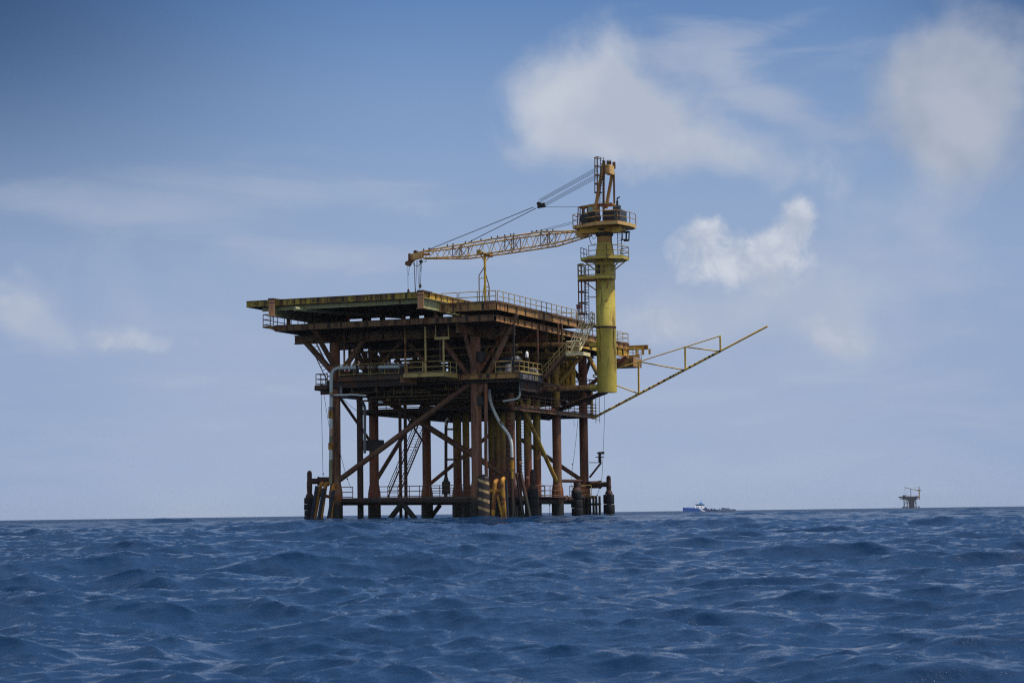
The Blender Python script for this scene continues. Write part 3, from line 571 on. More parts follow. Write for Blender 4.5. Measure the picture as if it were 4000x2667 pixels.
for i, (x, v) in enumerate(((1420, 5), (1500, 7), (1640, 4), (1690, 6), (1790, 5))):
    a = Q(x, 1450, v=v); lab = ('dark pump block below the handwheel on the left main deck', 'dark pump block between the left legs on the main deck', 'dark pump block behind the middle of the front balcony', 'dark pump block behind the right end of the front balcony', 'dark pump block just left of the big front leg')[i]
    t_ = thing('pump', lab, 'pump', (a[0], v, md), 'pumps on the main deck')
    part(t_, 'body', MB().box((a[0]-.5, v-.4, md), (a[0]+.5, v+.4, md+.5)).tube((a[0]-.6, v, md+.75), (a[0]+.5, v, md+.75), .3), M['engine']); part(t_, 'motor', MB().tube((a[0]+.1, v, md+.8), (a[0]+.1, v, md+1.35), .2), M['rusty'])
a = Q(1355.5, 1440, v=-.97); t_ = thing('life_ring', 'red life ring with white bands hung on the left main deck rail', 'life ring', (a[0], -.97, a[2]))
part(t_, 'ring', MB().path([(a[0]+.29*math.cos(k*.2618), -.97, a[2]+.29*math.sin(k*.2618)) for k in range(25)], .075, 8), M['ringred'])
for ang in (90, 215, 325): q = R(ang); part(t_, 'band', MB().path([(a[0]+.29*math.cos(q+dq), -.97, a[2]+.29*math.sin(q+dq)) for dq in (-.2, 0, .2)], .083, 8), M['ringwhite'])
a = Q(2255, 1250, v=17.6); b = Q(2261, 1199, v=17.6); t_ = thing('light_box', 'dark red box on two posts at the far end of the top deck rail', 'light box', (4.1, 17.6, td))
part(t_, 'housing', MB().box((b[0]-.2, 17.4, b[2]-.2), (b[0]+.2, 17.8, b[2]+.2)).box((b[0]-.24, 17.36, b[2]+.2), (b[0]+.24, 17.84, b[2]+.24)), M['redbox']); part(t_, 'stand', MB().ladder((b[0], 17.6, td), (b[0], 17.6, b[2]-.2), (.24, 0, 0), .45, .03), M['black'])
# faded lettering on the dark side fascia
for i, (v, w, mt) in enumerate(((-.05, .30, 'letter'), (.32, .28, 'letter'), (.68, .24, 'letter'), (1.1, .2, 'letter'), (1.62, .26, 'letter'), (1.95, .2, 'letter'), (2.25, .12, 'letter'), (2.6, .14, 'letter'), (3.15, .34, 'letteryel'), (3.75, .2, 'letteryel'), (4.5, .1, 'letter'))):
    s = MB(); z0, z1 = md-.52, md-.16; x0, x1 = 4.865, 4.868; k = i % 4
    s.box((x0, v, z0), (x1, v+.06, z1)); s.box((x0, v+.062, z1-.07), (x1, v+w, z1))
    if k in (0, 3): s.box((x0, v+w-.06, z0), (x1, v+w, z1-.072))
    if k in (0, 1): s.box((x0, v+.062, z0), (x1, v+w-.062, z0+.07))
    if k in (1, 2): s.box((x0, v+.062, z0+.15), (x1, v+w-.02, z0+.21))
    P('painted_letter', s, mt)

# ------------------------------------------------------------------ tyre fenders, bumpers, pilings
def tyre(c, r, h): return MB().lathe(c, [(r*.55, 0), (r*.94, 0), (r*.985, h*.06), (r, h*.3), (r, h*.7), (r*.985, h*.94), (r*.94, h), (r*.55, h), (r*.5, h*.5), (r*.55, 0)], 22)
def fender(label, x, ytop, ytyre, v, pr, tr, n, arm=None, cap=True, wr=1.0):
    p = Q(x, 1960, v=v); zt = Q(x, ytop, v=v)[2]; z1 = Q(x, ytyre, v=v)[2]
    th = thing('tyre_fender', label, 'boat fender', (p[0], v, 0), 'tyre fenders around the landing')
    part(th, 'post', MB().lathe((p[0], v, 0), [(pr, -4), (pr, z1+.5), (pr*1.12, z1+.9), (pr*1.12, zt-1.1), (pr, zt-1.05), (pr, zt-.28), (pr*.75, zt-.07), (0, zt)], 16), M['rusty'])
    part(th, 'collar', MB().lathe((p[0], v, z1), [(pr*1.75, 0), (pr*1.6, .16), (pr*1.05, .42)], 16), M['rusty'])
    h = (z1+.1)/n if n else .4
    for k in range(n):
        rr = tr*random.uniform(.95, 1.03)
        part(th, 'tyre', tyre((p[0]+random.uniform(-.03, .03), v+random.uniform(-.03, .03), z1-(k+1)*h+.01), rr, h*.97), M['rubber'])
    part(th, 'tyre', tyre((p[0], v, z1-(n+1)*h), tr, h), M['rubber'])
    if arm:
        za = Q(x, arm[0], v=v)[2]; q = arm[1]
        mid = Vector((p[0], v, za)).lerp(Vector((q[0], q[1], za)), arm[2])
        part(th, 'arm', MB().tube((p[0], v, za), mid, .28).tube(mid, (q[0], q[1], za), .4).tube(mid, tuple(mid+(Vector((q[0], q[1], za))-mid)*.06), .46), M['rusty'])
    return th
fender('tall tyre fender outboard of the left front leg beside the yellow bumper', 1209.5, 1837, 1943, -1.6, .24, .56, 5, (1879, (W, 0), .32))
fender('dark tyre fender with a tapered cap beside the rusty pilings', 2083, 1832, 1909, 8.0, .28, .54, 4, (1958, (0, 8.9), .5))
fender('squat tyre fender between two right legs with the landing railing', 2254, 1885, 1917, 24, .3, .6, 4, (1950, (0, 22.3), .5))
fender('outermost right tyre fender held out on a horizontal arm', 2379, 1856, 1930, 30, .25, .62, 3, (1891, (0, 30.85), .35))
th = thing('barge_bumper', 'three yellow bumper pipes with black rubber strips at the left front leg', 'boat bumper', (W, -3, 0), 'barge bumpers')
for (xt, yt, xb, yb) in ((1253, 1893, 1226, 2035), (1272, 1893, 1252, 2035), (1302, 1899, 1290, 2035)):
    a = Q(xt, yt, v=-2.6); b = Q(xb, yb, v=-3.0); d = (Vector(a)-Vector(b)); lo = Vector(b)-d*.25
    part(th, 'bumper_pipe', MB().path([tuple(lo), a, (a[0]+.02, a[1]+.22, a[2]+.16), (a[0]+.02, a[1]+.5, a[2]+.02)], .19, 14, .2), M['bumper'])
for (xt, yt, xb, yb) in ((1238, 1897, 1216, 2035), (1265, 1906, 1243, 2036), (1303, 1915, 1281, 2036)):
    a = Vector(Q(xt, yt, v=-3.1)); b = Vector(Q(xb, yb, v=-3.3)); part(th, 'rubber_strip', MB().beam(b-(a-b)*.25, a, .3, .16, (0, 1, 0)), M['strip'])
part(th, 'crossbar', MB().tube(Q(1248, 1932, v=-2.5), Q(1312, 1944, v=-2.5), .16), M['bumper'])
th = thing('barge_bumper', 'bright yellow bumper pipes with a crossbar right of the striped pile', 'boat bumper', (1.8, -1, 0), 'barge bumpers')
for (xt, yt, xb, yb, top) in ((1934, 1882, 1925, 2020, 0), (1962, 1874, 1972, 2020, 0), (1941, 1926, 1962, 2012, 1)):
    a = Vector(Q(xt, yt, v=-1.4)); b = Vector(Q(xb, yb, v=-1.6)); r = .2 if not top else .14
    s = MB().path([tuple(b-(a-b)*.25), tuple(a), (a[0]-.05, a[1]+.5, a[2]+.15)], r, 14, .3); part(th, 'bumper_pipe', s, M['bumper'])
part(th, 'crossbar', MB().tube(Q(1914, 1917, v=-1.4), Q(1964, 1916, v=-1.4), .19), M['bumper'])
part(th, 'rubber_strip', MB().beam(Q(1984, 2030, v=-1.8), Q(1977, 1878, v=-1.7), .16, .2, (0, 1, 0)), M['strip'])
labs = ('rusty leaning fender pile nearest the yellow bumper right of the striped pile', 'rusty leaning fender pile in the middle of its row of three', 'rusty leaning fender pile beside the dark tapered tyre fender')
for (xt, yt, xb, yb), lab in zip(((1996, 1846, 2014, 2016), (2019, 1848, 2043, 2016), (2034, 1848, 2069, 2016)), labs):
    a = Vector(Q(xt, yt, v=3)); b = Vector(Q(xb, yb, v=2.4)); single('fender_pile', lab, 'pile', MB().path([tuple(b-(a-b)*.2), tuple(a)], .18, 12), M['rusty'], tuple(b), 'leaning fender piles')
t_ = thing('landing_bumper', 'row of short dark upright piles below the small yellow railing', 'boat bumper', (1.5, 28.5, 0))
for k in range(6): u = Q(2281+k*12, 1960, v=28.5)[0]; part(t_, 'pile', MB().tube((u, 28.5+.1*(k % 2), -5), (u, 28.5+.1*(k % 2), Q(2300, 1937, v=28.5)[2]), .13, n=12), M['rusty'])
u0, u1 = Q(2278, 1960, v=28.7)[0], Q(2346, 1960, v=28.7)[0]; part(t_, 'crossbar', MB().box((u0, 28.7, 1.9), (u1, 28.85, 2.15)), M['rusty'])
# navigation lantern on its bracket
t_ = thing('navigation_lantern', 'black navigation lantern on a bracket arm beside the far right leg', 'lantern', Q(2343, 1806, v=31))
a = Q(2300, 1806, v=31); b = Q(2352, 1806, v=31); c = Q(2303, 1864, v=31); d = Q(2347, 1808, v=31); e_ = Q(2343, 1786, v=31)
part(t_, 'bracket', MB().tube(a, b, .04).tube(c, d, .11), M['rusty']); part(t_, 'post', MB().tube((e_[0], 31, b[2]), (e_[0], 31, e_[2]), .17), M['black'])
part(t_, 'lamp', MB().lathe((e_[0], 31, e_[2]), [(0, 0), (.48, .0), (.48, .06), (.15, .1), (.17, .4), (.32, .42), (.32, .5), (.1, .62), (0, .62)], 14).box((e_[0]+.2, 30.9, e_[2]+.35), (e_[0]+.5, 31.1, e_[2]+.62)), M['black'])
# two sunlit pipe ends: pale balls carry the sunlight in their colour
for (x, y), lab in zip(((2034, 1807), (2061, 1866)), ('pale ball standing for a sunlit pipe end above the leaning fender piles', 'pale ball standing for a sunlit pipe end beside the tapered tyre fender')):
    a = Q(x, y, v=5); single('lit_pipe_end', lab, 'pipe end', MB().lathe(a, [(0, -.17), (.1, -.14), (.17, 0), (.1, .14), (0, .17)], 12), M['pink'], a, 'sunlit pipe ends')
a = Q(2214, 1573, v=20); t_ = thing('floodlight', 'round black floodlight hanging below the lower deck on the right', 'floodlight', a)
part(t_, 'lamp', MB().tube(a, (a[0]-.1, a[1]-.3, a[2]-.02), .24).tube((a[0]-.5, a[1], a[2]), a, .17), M['black']); part(t_, 'hanger', MB().tube((a[0]-.3, a[1], a[2]), (a[0]-.3, a[1], a[2]+.8), .04), M['black'])

# ------------------------------------------------------------------ hanging ropes
def rope(label, pts, v, r=.022, knot=None):
    P3 = [Q(x, y, v=v) for x, y in pts]; s = MB().path(P3, r, 5, 1.0 if len(pts) > 2 else 0)
    th = thing('swing_rope', label, 'rope', P3[0], 'ropes hanging from the decks'); part(th, 'line', s, M['rope'])
    if knot: part(th, 'knot', MB().lathe(Q(*knot, v=v), [(0, -.09), (.07, -.05), (.07, .05), (0, .09)], 8), M['rope'])
rope('straight rope hanging from the left side platform to the fender arm', [(1254, 1470), (1256, 1600), (1262, 1866)], -.4, knot=(1262.5, 1850))
rope('slanting rope from the left side platform to the banded riser', [(1259, 1490), (1268, 1560), (1290, 1690)], -.5)
rope('rope running down past the left front leg to the landing rail', [(1329, 1770), (1353, 1860), (1372, 1910)], .8, knot=(1357, 1870))
rope('sagging line looped from the left front leg to the second leg', [(1336, 1552), (1358, 1576), (1395, 1606), (1422, 1618)], 3)
rope('long rope hanging from under the crane column to the outer right pile', [(2362, 1540), (2361, 1640), (2352, 1870), (2332, 1940), (2310, 1946)], 26, knot=(2333, 1932))
rope('rope hanging from the lower deck between the two far right legs', [(2258, 1632), (2252, 1700), (2236, 1830), (2230, 1870), (2232, 1905)], 27, knot=(2236, 1812))
rope('pale rope hanging along the front of the far right leg', [(2286, 1600), (2281, 1700), (2265, 1880)], 30)
rope('short frayed line dangling under the lower deck on the right', [(2240, 1640), (2246, 1668)], 28, .014)
rope('line dangling from the landing brace near the third right leg', [(2146, 1955), (2147, 2015)], 21, knot=(2147, 1972))

# ------------------------------------------------------------------ vent boom
VB = thing('vent_boom', 'slender yellow lattice vent boom pointing up to the right off the far side', 'vent boom', (1.13, 30.85, 11.3))
def vb(n, mb, mat='boom'): return part(VB, n, mb, M[mat])
B = lambda x, y: Q(x, y, v=30.85)
vbm = paint('vent_boom_paint', (.55, .36, .07), .15, .1, .5, dark=.05); M['vent'] = vbm
vb('bottom_pipe', MB().tube(B(2314, 1634), B(2816, 1370), .13).tube(B(2816, 1370), B(2998, 1274), .105), 'vent')
for k in range(26): p = Vector(B(2330, 1625)).lerp(Vector(B(2810, 1373)), k/25+random.uniform(-.01, .01)); d = (Vector(B(2816, 1370))-Vector(B(2314, 1634))).normalized()*random.uniform(.03, .14); vb('clip', MB().tube(p-d, p+d, .138, n=10), 'rusty')
vb('top_chord', MB().tube(B(2405, 1441), B(2816, 1311), .06), 'vent')
for x, y0_, y1_ in ((2312, 1490, 1632), (2494, 1411, 1537), (2676, 1353, 1442), (2813, 1311, 1370)): vb('post', MB().beam(B(x, y0_), B(x+1.5, y1_), .17, .17, (0, 1, 0)), 'vent')
for a, b in (((2494, 1412), (2668, 1444)), ((2677, 1355), (2810, 1372)), ((2316, 1470), (2494, 1537)), ((2316, 1466), (2410, 1439))): vb('diagonal', MB().tube(B(*a), B(*b), .07), 'vent')

# ------------------------------------------------------------------ pedestal crane
KU, KV = 10.2, 8.9
CR = thing('pedestal_crane', 'tall yellow pedestal crane with lattice boom resting over the platform deck', 'crane', (KU, KV, 12.8))
def cz(y): return Q(2365, y, v=KV)[2]
def K(n, mb, mat, under=None, label=None): return part(CR, n, mb, M[mat], under, label)
col = K('pedestal', MB().lathe((KU, KV, 0), [(0, cz(1533)), (.965, cz(1533)), (.97, cz(1282)), (.985, cz(1280)), (.985, cz(1274)), (.96, cz(1272)), (.95, cz(1004)), (.76, cz(952)), (.745, cz(949))], 48), 'column')
K('neck', MB().lathe((KU, KV, 0), [(.75, cz(950)), (.75, cz(947)), (.735, cz(946)), (.735, cz(915)), (0, cz(915))], 40), 'cab', col)
K('seam', MB().lathe((KU, KV, 0), [(.968, cz(1284)), (.995, cz(1283)), (.995, cz(1276)), (.965, cz(1275))], 48), 'rusty', col)
K('slewing_ring', MB().lathe((KU, KV, 0), [(.7, cz(926)), (.87, cz(920)), (.88, cz(905)), (.95, cz(904)), (.95, cz(896)), (0, cz(895))], 40), 'black')
K('door', MB().box((KU-.55, KV-1.02, cz(1072)), (KU-.2, KV-.9, cz(1038))), 'black', col); K('hatch', MB().box((KU-.15, KV-1.03, cz(1072)), (KU+.25, KV-.9, cz(1039))), 'column', col)
su = MB()
def sup(y0_, y1_, r, x0, x1): 
    a = Q(x0, y0_, v=KV); b = Q(x1, y1_, v=KV); K('support_beam', MB().tube((.3, KV, a[2]), (KU-.6, KV, b[2]), r, n=16), 'tan'); K('collar', MB().tube((KU-1.7, KV, b[2]), (KU-.7, KV, b[2]), r+.03, n=16), 'column')
sup(1344, 1346, .23, 2008, 2345); sup(1524, 1512, .26, 2012, 2345)
K('support_beam', MB().tube((KU-.3, KV+.6, 12.9), (.2, 22.3, 11.9), .24, n=12), 'rusty')
oct_ = lambda r, n=8, a0=.39: [(KU+r*math.cos(a0+2*math.pi*k/n), KV+r*math.sin(a0+2*math.pi*k/n)) for k in range(n)]
def ringdeck(name, r, z, t, mat='column', n=8):
    o = oct_(r, n); d = K(name, MB().prism(o, z-t, z-.02), mat); e = MB()
    for i in range(n): e.beam((*o[i], z-t/2+.02), (*o[(i+1) % n], z-t/2+.02), .07, t+.06)
    K('edge_frame', e, 'column', d); return d, o
z2 = cz(1010); d2, o2 = ringdeck('upper_walkway', 2.35, z2, .2)
K('railing', MB().rail([(*o2[i % 8], z2) for i in (5, 6, 7, 8, 9)], sp=2.2), 'rail', d2); K('railing', MB().rail([(*o2[3], z2), (*o2[4], z2)], sp=.9), 'raildark', d2)
for k in (0, 2, 4, 5, 6, 7): a = .39+k*math.pi/4; K('bracket', MB().tube((KU+2.1*math.cos(a), KV+2.1*math.sin(a), z2-.2), (KU+.9*math.cos(a), KV+.9*math.sin(a), z2-1.15), .06), 'column', d2)
z1 = cz(1082); pl = [(KU-2.3, KV-1.5), (KU-.4, KV-1.75), (KU+1.05, KV-1.3), (KU+1.05, KV), (KU-.9, KV+.6), (KU-2.3, KV+.6)]
d1 = K('lower_walkway', MB().prism(pl, z1-.32, z1-.05), 'tan'); e = MB()
for i in range(4): e.beam((*pl[i-1], z1-.12), (*pl[i], z1-.12), .07, .3)
K('edge_frame', e, 'column', d1); K('railing', MB().rail([(*p, z1) for p in (pl[5], pl[0], pl[1], pl[2], pl[3])], sp=1.9), 'rail', d1)
for a, b in (((KU-2, KV-1.3), (KU-.8, KV-.5)), ((KU-.3, KV-1.6), (KU-.2, KV-.9)), ((KU+.8, KV-1.2), (KU+.4, KV-.8))): K('bracket', MB().tube((*a, z1-.3), (*b, z1-1.3), .06), 'tan', d1)
# caged ladders
a = Q(2300, 1262, v=KV-.6); L1 = K('ladder', MB().ladder((KU-1.75, KV-.6, cz(1250)), (KU-1.75, KV-.6, cz(1035)), (.42, .1, 0), .3, .04), 'black'); K('ladder_cage', MB().cage((KU-1.9, KV-.6, cz(1225)), (KU-1.9, KV-.6, cz(1095)), (-1, 0, 0), .55, 4, .05), 'raildark', L1)
K('ladder_cage', MB().cage((KU-1.9, KV-.6, cz(1075)), (KU-1.9, KV-.6, cz(1032)), (-1, 0, 0), .55, 2, .05), 'raildark', L1); K('ladder_stay', MB().tube((KU-1.7, KV-.6, cz(1160)), (KU-.8, KV-.3, cz(1160)), .04), 'raildark', L1)
L2 = K('ladder', MB().ladder((KU+1.35, KV+.6, z2), (KU+1.35, KV+.6, cz(905)), (.4, 0, 0), .28, .035), 'black'); K('ladder_cage', MB().cage((KU+1.7, KV+.6, cz(940)), (KU+1.75, KV+.6, cz(908)), (1, 0, 0), .5, 2, .05), 'black', L2)
# machinery deck
z3 = cz(880)
p3 = [Q(2236, 900, v=KV-1.2), Q(2335, 880, v=KV-2.6), Q(2424, 876, v=KV-2.4), Q(2483, 884, v=KV+.6)]
po = [(p3[0][0], KV-1.0), (p3[1][0]-.2, KV-2.6), (p3[2][0]-.3, KV-2.5), (p3[3][0]-.3, KV-.3), (p3[3][0]-.3, KV+1.6), (p3[2][0]-.4, KV+2.5), (p3[1][0], KV+2.5), (p3[0][0], KV+1.3)]
MDK = K('machinery_deck', MB().prism(po, z3-.2, z3-.06), 'cab'); e = MB()
for i in range(8): e.beam((*po[i-1], z3-.12), (*po[i], z3-.12), .09, .32)
K('edge_frame', e, 'boom', MDK)
K('turntable_base', MB().prism([(KU-2.3, KV-.9), (KU+1.9, KV-.9), (KU+1.9, KV+.9), (KU-2.3, KV+.9)], z3-.75, z3-.21).box((KU+1.0, KV-1.1, z3-.9), (KU+1.9, KV-.92, z3-.3)), 'yellow', MDK)
K('railing', MB().rail([(*po[i % 8], z3) for i in (7, 8, 9, 10, 11, 12)], sp=2.4, rails=(1.1, .55), r=.035, post=.045), 'cab', MDK)
def kp(x, y, v): return Q(x, y, v=v)
cv = KV-1.1
c0 = kp(2258, 882, cv); c1 = kp(2330, 800, cv); ca = kp(2262, 812, cv)
CB = K('cab', MB().box((kp(2280, 870, cv)[0], cv-.1, z3), (c1[0], cv+1.1, z3+1.15)).box((kp(2297, 870, cv)[0], cv-.02, z3+1.15), (c1[0], cv+1.05, c1[2]-.04)), 'cab')
K('roof', MB().add([(ca[0]-.05, cv-.12, ca[2]), (c1[0]+.05, cv-.12, c1[2]), (c1[0]+.05, cv+1.2, c1[2]), (ca[0]-.05, cv+1.2, ca[2]), (ca[0]-.05, cv-.12, ca[2]+.12), (c1[0]+.05, cv-.12, c1[2]+.14), (c1[0]+.05, cv+1.2, c1[2]+.14), (ca[0]-.05, cv+1.2, ca[2]+.12)], [(0,3,2,1),(4,5,6,7),(0,1,5,4),(1,2,6,5),(2,3,7,6),(3,0,4,7)]), 'cab', CB)
fr = MB()
for x in (2260, 2268, 2280): 
    for vv in (cv-.08, cv+1.12): fr.tube((kp(x-3, 882, cv)[0], vv, z3), (kp(x, 812, cv)[0], vv, ca[2]+.05), .05)
fr.tube((c0[0]-.05, cv-.08, z3+1.0), (kp(2280, 850, cv)[0], cv-.08, z3+1.0), .04); K('window_frame', fr, 'raildark', CB)
K('window', MB().box((kp(2299, 830, cv)[0], cv-.05, kp(2299, 827, cv)[2]), (kp(2316, 830, cv)[0], cv-.03, kp(2316, 809, cv)[2])), 'glass', CB)
K('mirror', MB().tube(kp(2247, 842, cv-.3), tuple(Vector(kp(2249, 843, cv-.3))+Vector((.05, .03, 0))), .13), 'ringwhite', CB); K('mirror_arm', MB().tube(kp(2248, 843, cv-.3), kp(2258, 852, cv), .03), 'black', CB)
K('winch', MB().tube((kp(2306, 858, KV)[0], KV-1.9, z3+.5), (kp(2306, 858, KV)[0], KV-.4, z3+.5), .48, n=20).tube((kp(2332, 845, KV)[0], KV-1.6, z3+.75), (kp(2332, 845, KV)[0], KV-.2, z3+.75), .5, n=20), 'black')
EN = K('engine', MB().box((kp(2375, 850, KV)[0], KV-1.5, z3+.25), (kp(2419, 850, KV)[0], KV+.6, z3+1.15)), 'black'); K('fuel_tank', MB().box((kp(2419, 850, KV)[0]+.02, KV-1.7, z3+.1), (kp(2442, 850, KV)[0], KV+.5, z3+1.3)), 'engine', EN)
K('engine_cover', MB().box((kp(2376, 850, KV)[0], KV-1.55, z3+1.16), (kp(2419, 850, KV)[0], KV+.65, z3+1.22)).box((kp(2345, 850, KV)[0], KV-1.7, z3), (kp(2425, 850, KV)[0], KV-.2, z3+.22)), 'orange', EN)
mx = kp(2408, 822, KV-.8); K('muffler', MB().tube((mx[0]-.3, KV-.8, z3+1.5), (mx[0]+.4, KV-.8, z3+1.55), .25), 'engine', EN)
ex = kp(2411, 790, KV-.8); K('exhaust_stack', MB().tube((ex[0], KV-.8, z3+1.7), (ex[0], KV-.8, kp(2411, 790, KV)[2]), .11).path([(ex[0], KV-.8, kp(2411, 791, KV)[2]), (ex[0], KV-.8, kp(2411, 778, KV)[2]), kp(2417, 774, KV-.8), kp(2420, 768, KV-.8)], .065, 8, .2), 'black', EN)
# A-frame
AF = K('a_frame', MB().beam(kp(2326, 815, KV-1.0), kp(2357, 640, KV-.75), .26, .36, (0, 1, 0)), 'cab'); K('front_strut', MB().beam(kp(2367, 815, KV+1.2), kp(2393, 672, KV+.8), .24, .34, (0, 1, 0)), 'cab', AF)
K('back_strut', MB().beam(kp(2358, 860, KV-.9), kp(2358, 680, KV-.8), .18, .2, (0, 1, 0)), 'raildark', AF); K('back_strut', MB().beam(kp(2400, 820, KV+1.1), kp(2398, 676, KV+.8), .15, .18, (0, 1, 0)), 'raildark', AF)
h0 = kp(2359, 678, KV-.7); h1 = kp(2400, 650, KV+.75)
K('head_box', MB().box((h0[0], KV-.75, h0[2]), (h1[0], KV+.7, h1[2])), 'boom', AF); K('cross_beam', MB().box((kp(2340, 802, KV)[0], KV-.9, kp(2340, 805, KV)[2]), (kp(2400, 802, KV)[0], KV+1, kp(2340, 800, KV)[2])), 'cab', AF)
K('cheek_plate', MB().beam(kp(2357, 700, KV-.82), kp(2359, 628, KV-.82), .3, .06, (0, 1, 0)), 'raildark', AF); K('cheek_plate', MB().beam(kp(2399, 660, KV+.82), kp(2398, 633, KV+.82), .3, .06, (0, 1, 0)), 'raildark', AF)
K('sheaves', MB().tube((h0[0]+.15, KV-.1, h1[2]+.28), (h1[0]-.15, KV+.1, h1[2]+.3), .24, n=16), 'black', AF)
l0_ = kp(2349, 800, KV-1.1); l1_ = kp(2352, 615, KV-1.1); L3 = K('ladder', MB().ladder(l0_, l1_, (.32, 0, 0), .3, .035), 'black', AF); K('ladder_cage', MB().cage(kp(2344, 752, KV-1.1), kp(2344, 616, KV-1.1), (-1, 0, 0), .44, 5, .04), 'raildark', AF)
# boom
def bv(x): return KV+(2300-x)/700*3.0
def bp(x, y, side): 
    w = .95*min(1, max(.28, (x-1590)/170), 1)*min(1, max(.45, (2330-x)/170)); return Q(x, y, v=bv(x)), w
topc = [(1648, 982), (1752, 963), (1968, 926), (2113, 906), (2246, 902)]; botc = [(1648, 1008), (1801, 1003), (1968, 981), (2154, 953), (2300, 917)]
def chord(c, x):
    for (x0, y0_), (x1, y1_) in zip(c[:-1], c[1:]):
        if x <= x1 or (x1, y1_) == c[-1]: return y0_+(y1_-y0_)*(x-x0)/(x1-x0)
def cpt(c, x, s): p, w = bp(x, chord(c, x), s); return (p[0], p[1]+w*(s-.0), p[2])
BM = K('boom', MB().path([cpt(topc, x, 0) for x, _ in topc], .075, 8).path([cpt(topc, x, 2) for x, _ in topc], .075, 8).path([cpt(botc, x, 0) for x, _ in botc], .075, 8).path([cpt(botc, x, 2) for x, _ in botc], .075, 8), 'boom')
lac = MB(); N = 27; xs = [1660+(2240-1660)*i/N for i in range(N+1)]
for s in (0, 2):
    for i in range(N):
        a, b = (topc, botc) if i % 2 else (botc, topc); lac.tube(cpt(a, xs[i], s), cpt(b, xs[i+1], s), .034, n=6)
for i in range(N):
    for c in (topc, botc): a, b = (0, 2) if i % 2 else (2, 0); lac.tube(cpt(c, xs[i], a), cpt(c, xs[i+1], b), .03, n=6)
for x in (2246, 2300): 
    pass
for x in (2255, 2270, 2285): lac.tube(cpt(botc, x, 0), cpt(botc, x+10, 2), .03, n=6)
K('lacing', lac, 'boom', BM)
sp_ = MB()
for x in (1768, 1972, 2112): 
    for dx in (0, 34):
        for s in (0, 2): sp_.tube(cpt(topc, x+dx, s), cpt(botc, x+dx, s), .045, n=6)
    for s in (0, 2): sp_.tube(cpt(topc, x, s), cpt(botc, x+34, s), .035, n=6); sp_.tube(cpt(botc, x, s), cpt(topc, x+34, s), .035, n=6)
K('splice_frame', sp_, 'raildark', BM)
for x in (1655, 1676, 1748, 1770, 1818, 1843, 1879, 1920, 1944, 1972, 1995, 2007, 2078, 2096, 2115, 2137, 2160): p = cpt(topc, x, 0); K('roller_guide', MB().box((p[0]-.05, p[1]-.05, p[2]+.05), (p[0]+.05, p[1]+.05, p[2]+.24)), 'black', BM)
a, b = cpt(topc, 2246, 0), cpt(topc, 2246, 2); rt = MB()
for s in (0, 2): p = cpt(topc, 2243, s); q = cpt(botc, 2300, s); m_ = cpt(botc, 2238, s); rt.add([(p[0], p[1]-.03, p[2]+.07), (p[0]+1.1, q[1]-.03, p[2]-.1), (p[0]+1.2, q[1]-.03, p[2]-.55), (p[0]+.25, m_[1]-.03, p[2]-.6), (p[0], p[1]+.03, p[2]+.07), (p[0]+1.1, q[1]+.03, p[2]-.1), (p[0]+1.2, q[1]+.03, p[2]-.55), (p[0]+.25, m_[1]+.03, p[2]-.6)], [(0,1,2,3),(7,6,5,4),(0,4,5,1),(1,5,6,2),(2,6,7,3),(3,7,4,0)])
K('foot_plates', rt, 'boom', BM)
hp = MB()
for dv in (-.28, .3):
    P4 = [Q(x, y, v=bv(1640)+.3) for x, y in ((1609, 994), (1630, 989), (1652, 981), (1650, 1004), (1636, 1010), (1612, 1017))]
    n = len(P4); hp.add([(p[0], p[1]+dv-.03, p[2]) for p in P4]+[(p[0], p[1]+dv+.03, p[2]) for p in P4], [tuple(range(n)), tuple(range(n, 2*n))[::-1]]+[(i, n+i, n+(i+1) % n, (i+1) % n) for i in range(n)])
TIP = K('boom_head', hp, 'boom', BM)
tv = bv(1620)+.3; nz = MB().beam(Q(1612, 1012, v=tv), Q(1593, 1031, v=tv), .5, .35).tube((Q(1595, 1030, v=tv)[0], tv-.35, Q(1595, 1030, v=tv)[2]), (Q(1595, 1030, v=tv)[0], tv+.35, Q(1595, 1030, v=tv)[2]), .24, n=16)
K('nose_sheave', nz, 'raildark', BM); q = Q(1625, 986, v=tv); K('sheaves', MB().tube((q[0], tv-.25, q[2]), (q[0], tv+.25, q[2]), .2, n=16), 'rusty', BM); q = Q(1604, 1001, v=tv); K('tip_bracket', MB().box((q[0]-.15, tv-.3, q[2]-.4), (q[0]+.12, tv+.3, q[2]+.25)), 'raildark', BM)
q0, q1 = Q(1660, 1000, v=tv), Q(1685, 990, v=tv); K('side_plate', MB().box((q0[0], tv-.35, q0[2]), (q1[0], tv-.31, q1[2])), 'orange', BM)
# rigging
def wire(pts, r=.022, under=None, name='cable'): return K(name, MB().path(pts, r*1.35, 5), 'cable', under)
blk = kp(2112, 799, KV+.9)
BR_ = K('bridle_block', MB().tube((kp(2092, 807, KV)[0], KV+.55, kp(2092, 807, KV)[2]), (kp(2120, 797, KV)[0], KV+.6, kp(2120, 797, KV)[2]), .13, .27, n=14).tube((blk[0], KV+.25, blk[2]), (blk[0], KV+1.0, blk[2]), .2, n=12), 'black')
wire([kp(2085, 809, KV+.2), cpt(topc, 1664, 0)], .028); wire([kp(2095, 813, KV+1.4), cpt(topc, 1756, 2)], .028)
for k in range(5): wire([(blk[0]+.2, KV-.1+.1*k, blk[2]+.34-.05*k), (kp(2336, 663, KV)[0], KV-.45+.14*k, kp(2336, 657+2.4*k, KV)[2])], .011)
for k in range(5): wire([(blk[0]+.25, KV+.8+.1*k, blk[2]+.02-.06*k), (kp(2336, 680, KV)[0], KV+.1+.14*k, kp(2336, 676+2.6*k, KV)[2])], .011)
wire([kp(2098, 808, KV+.4), kp(2262, 808, KV-.4)], .014)
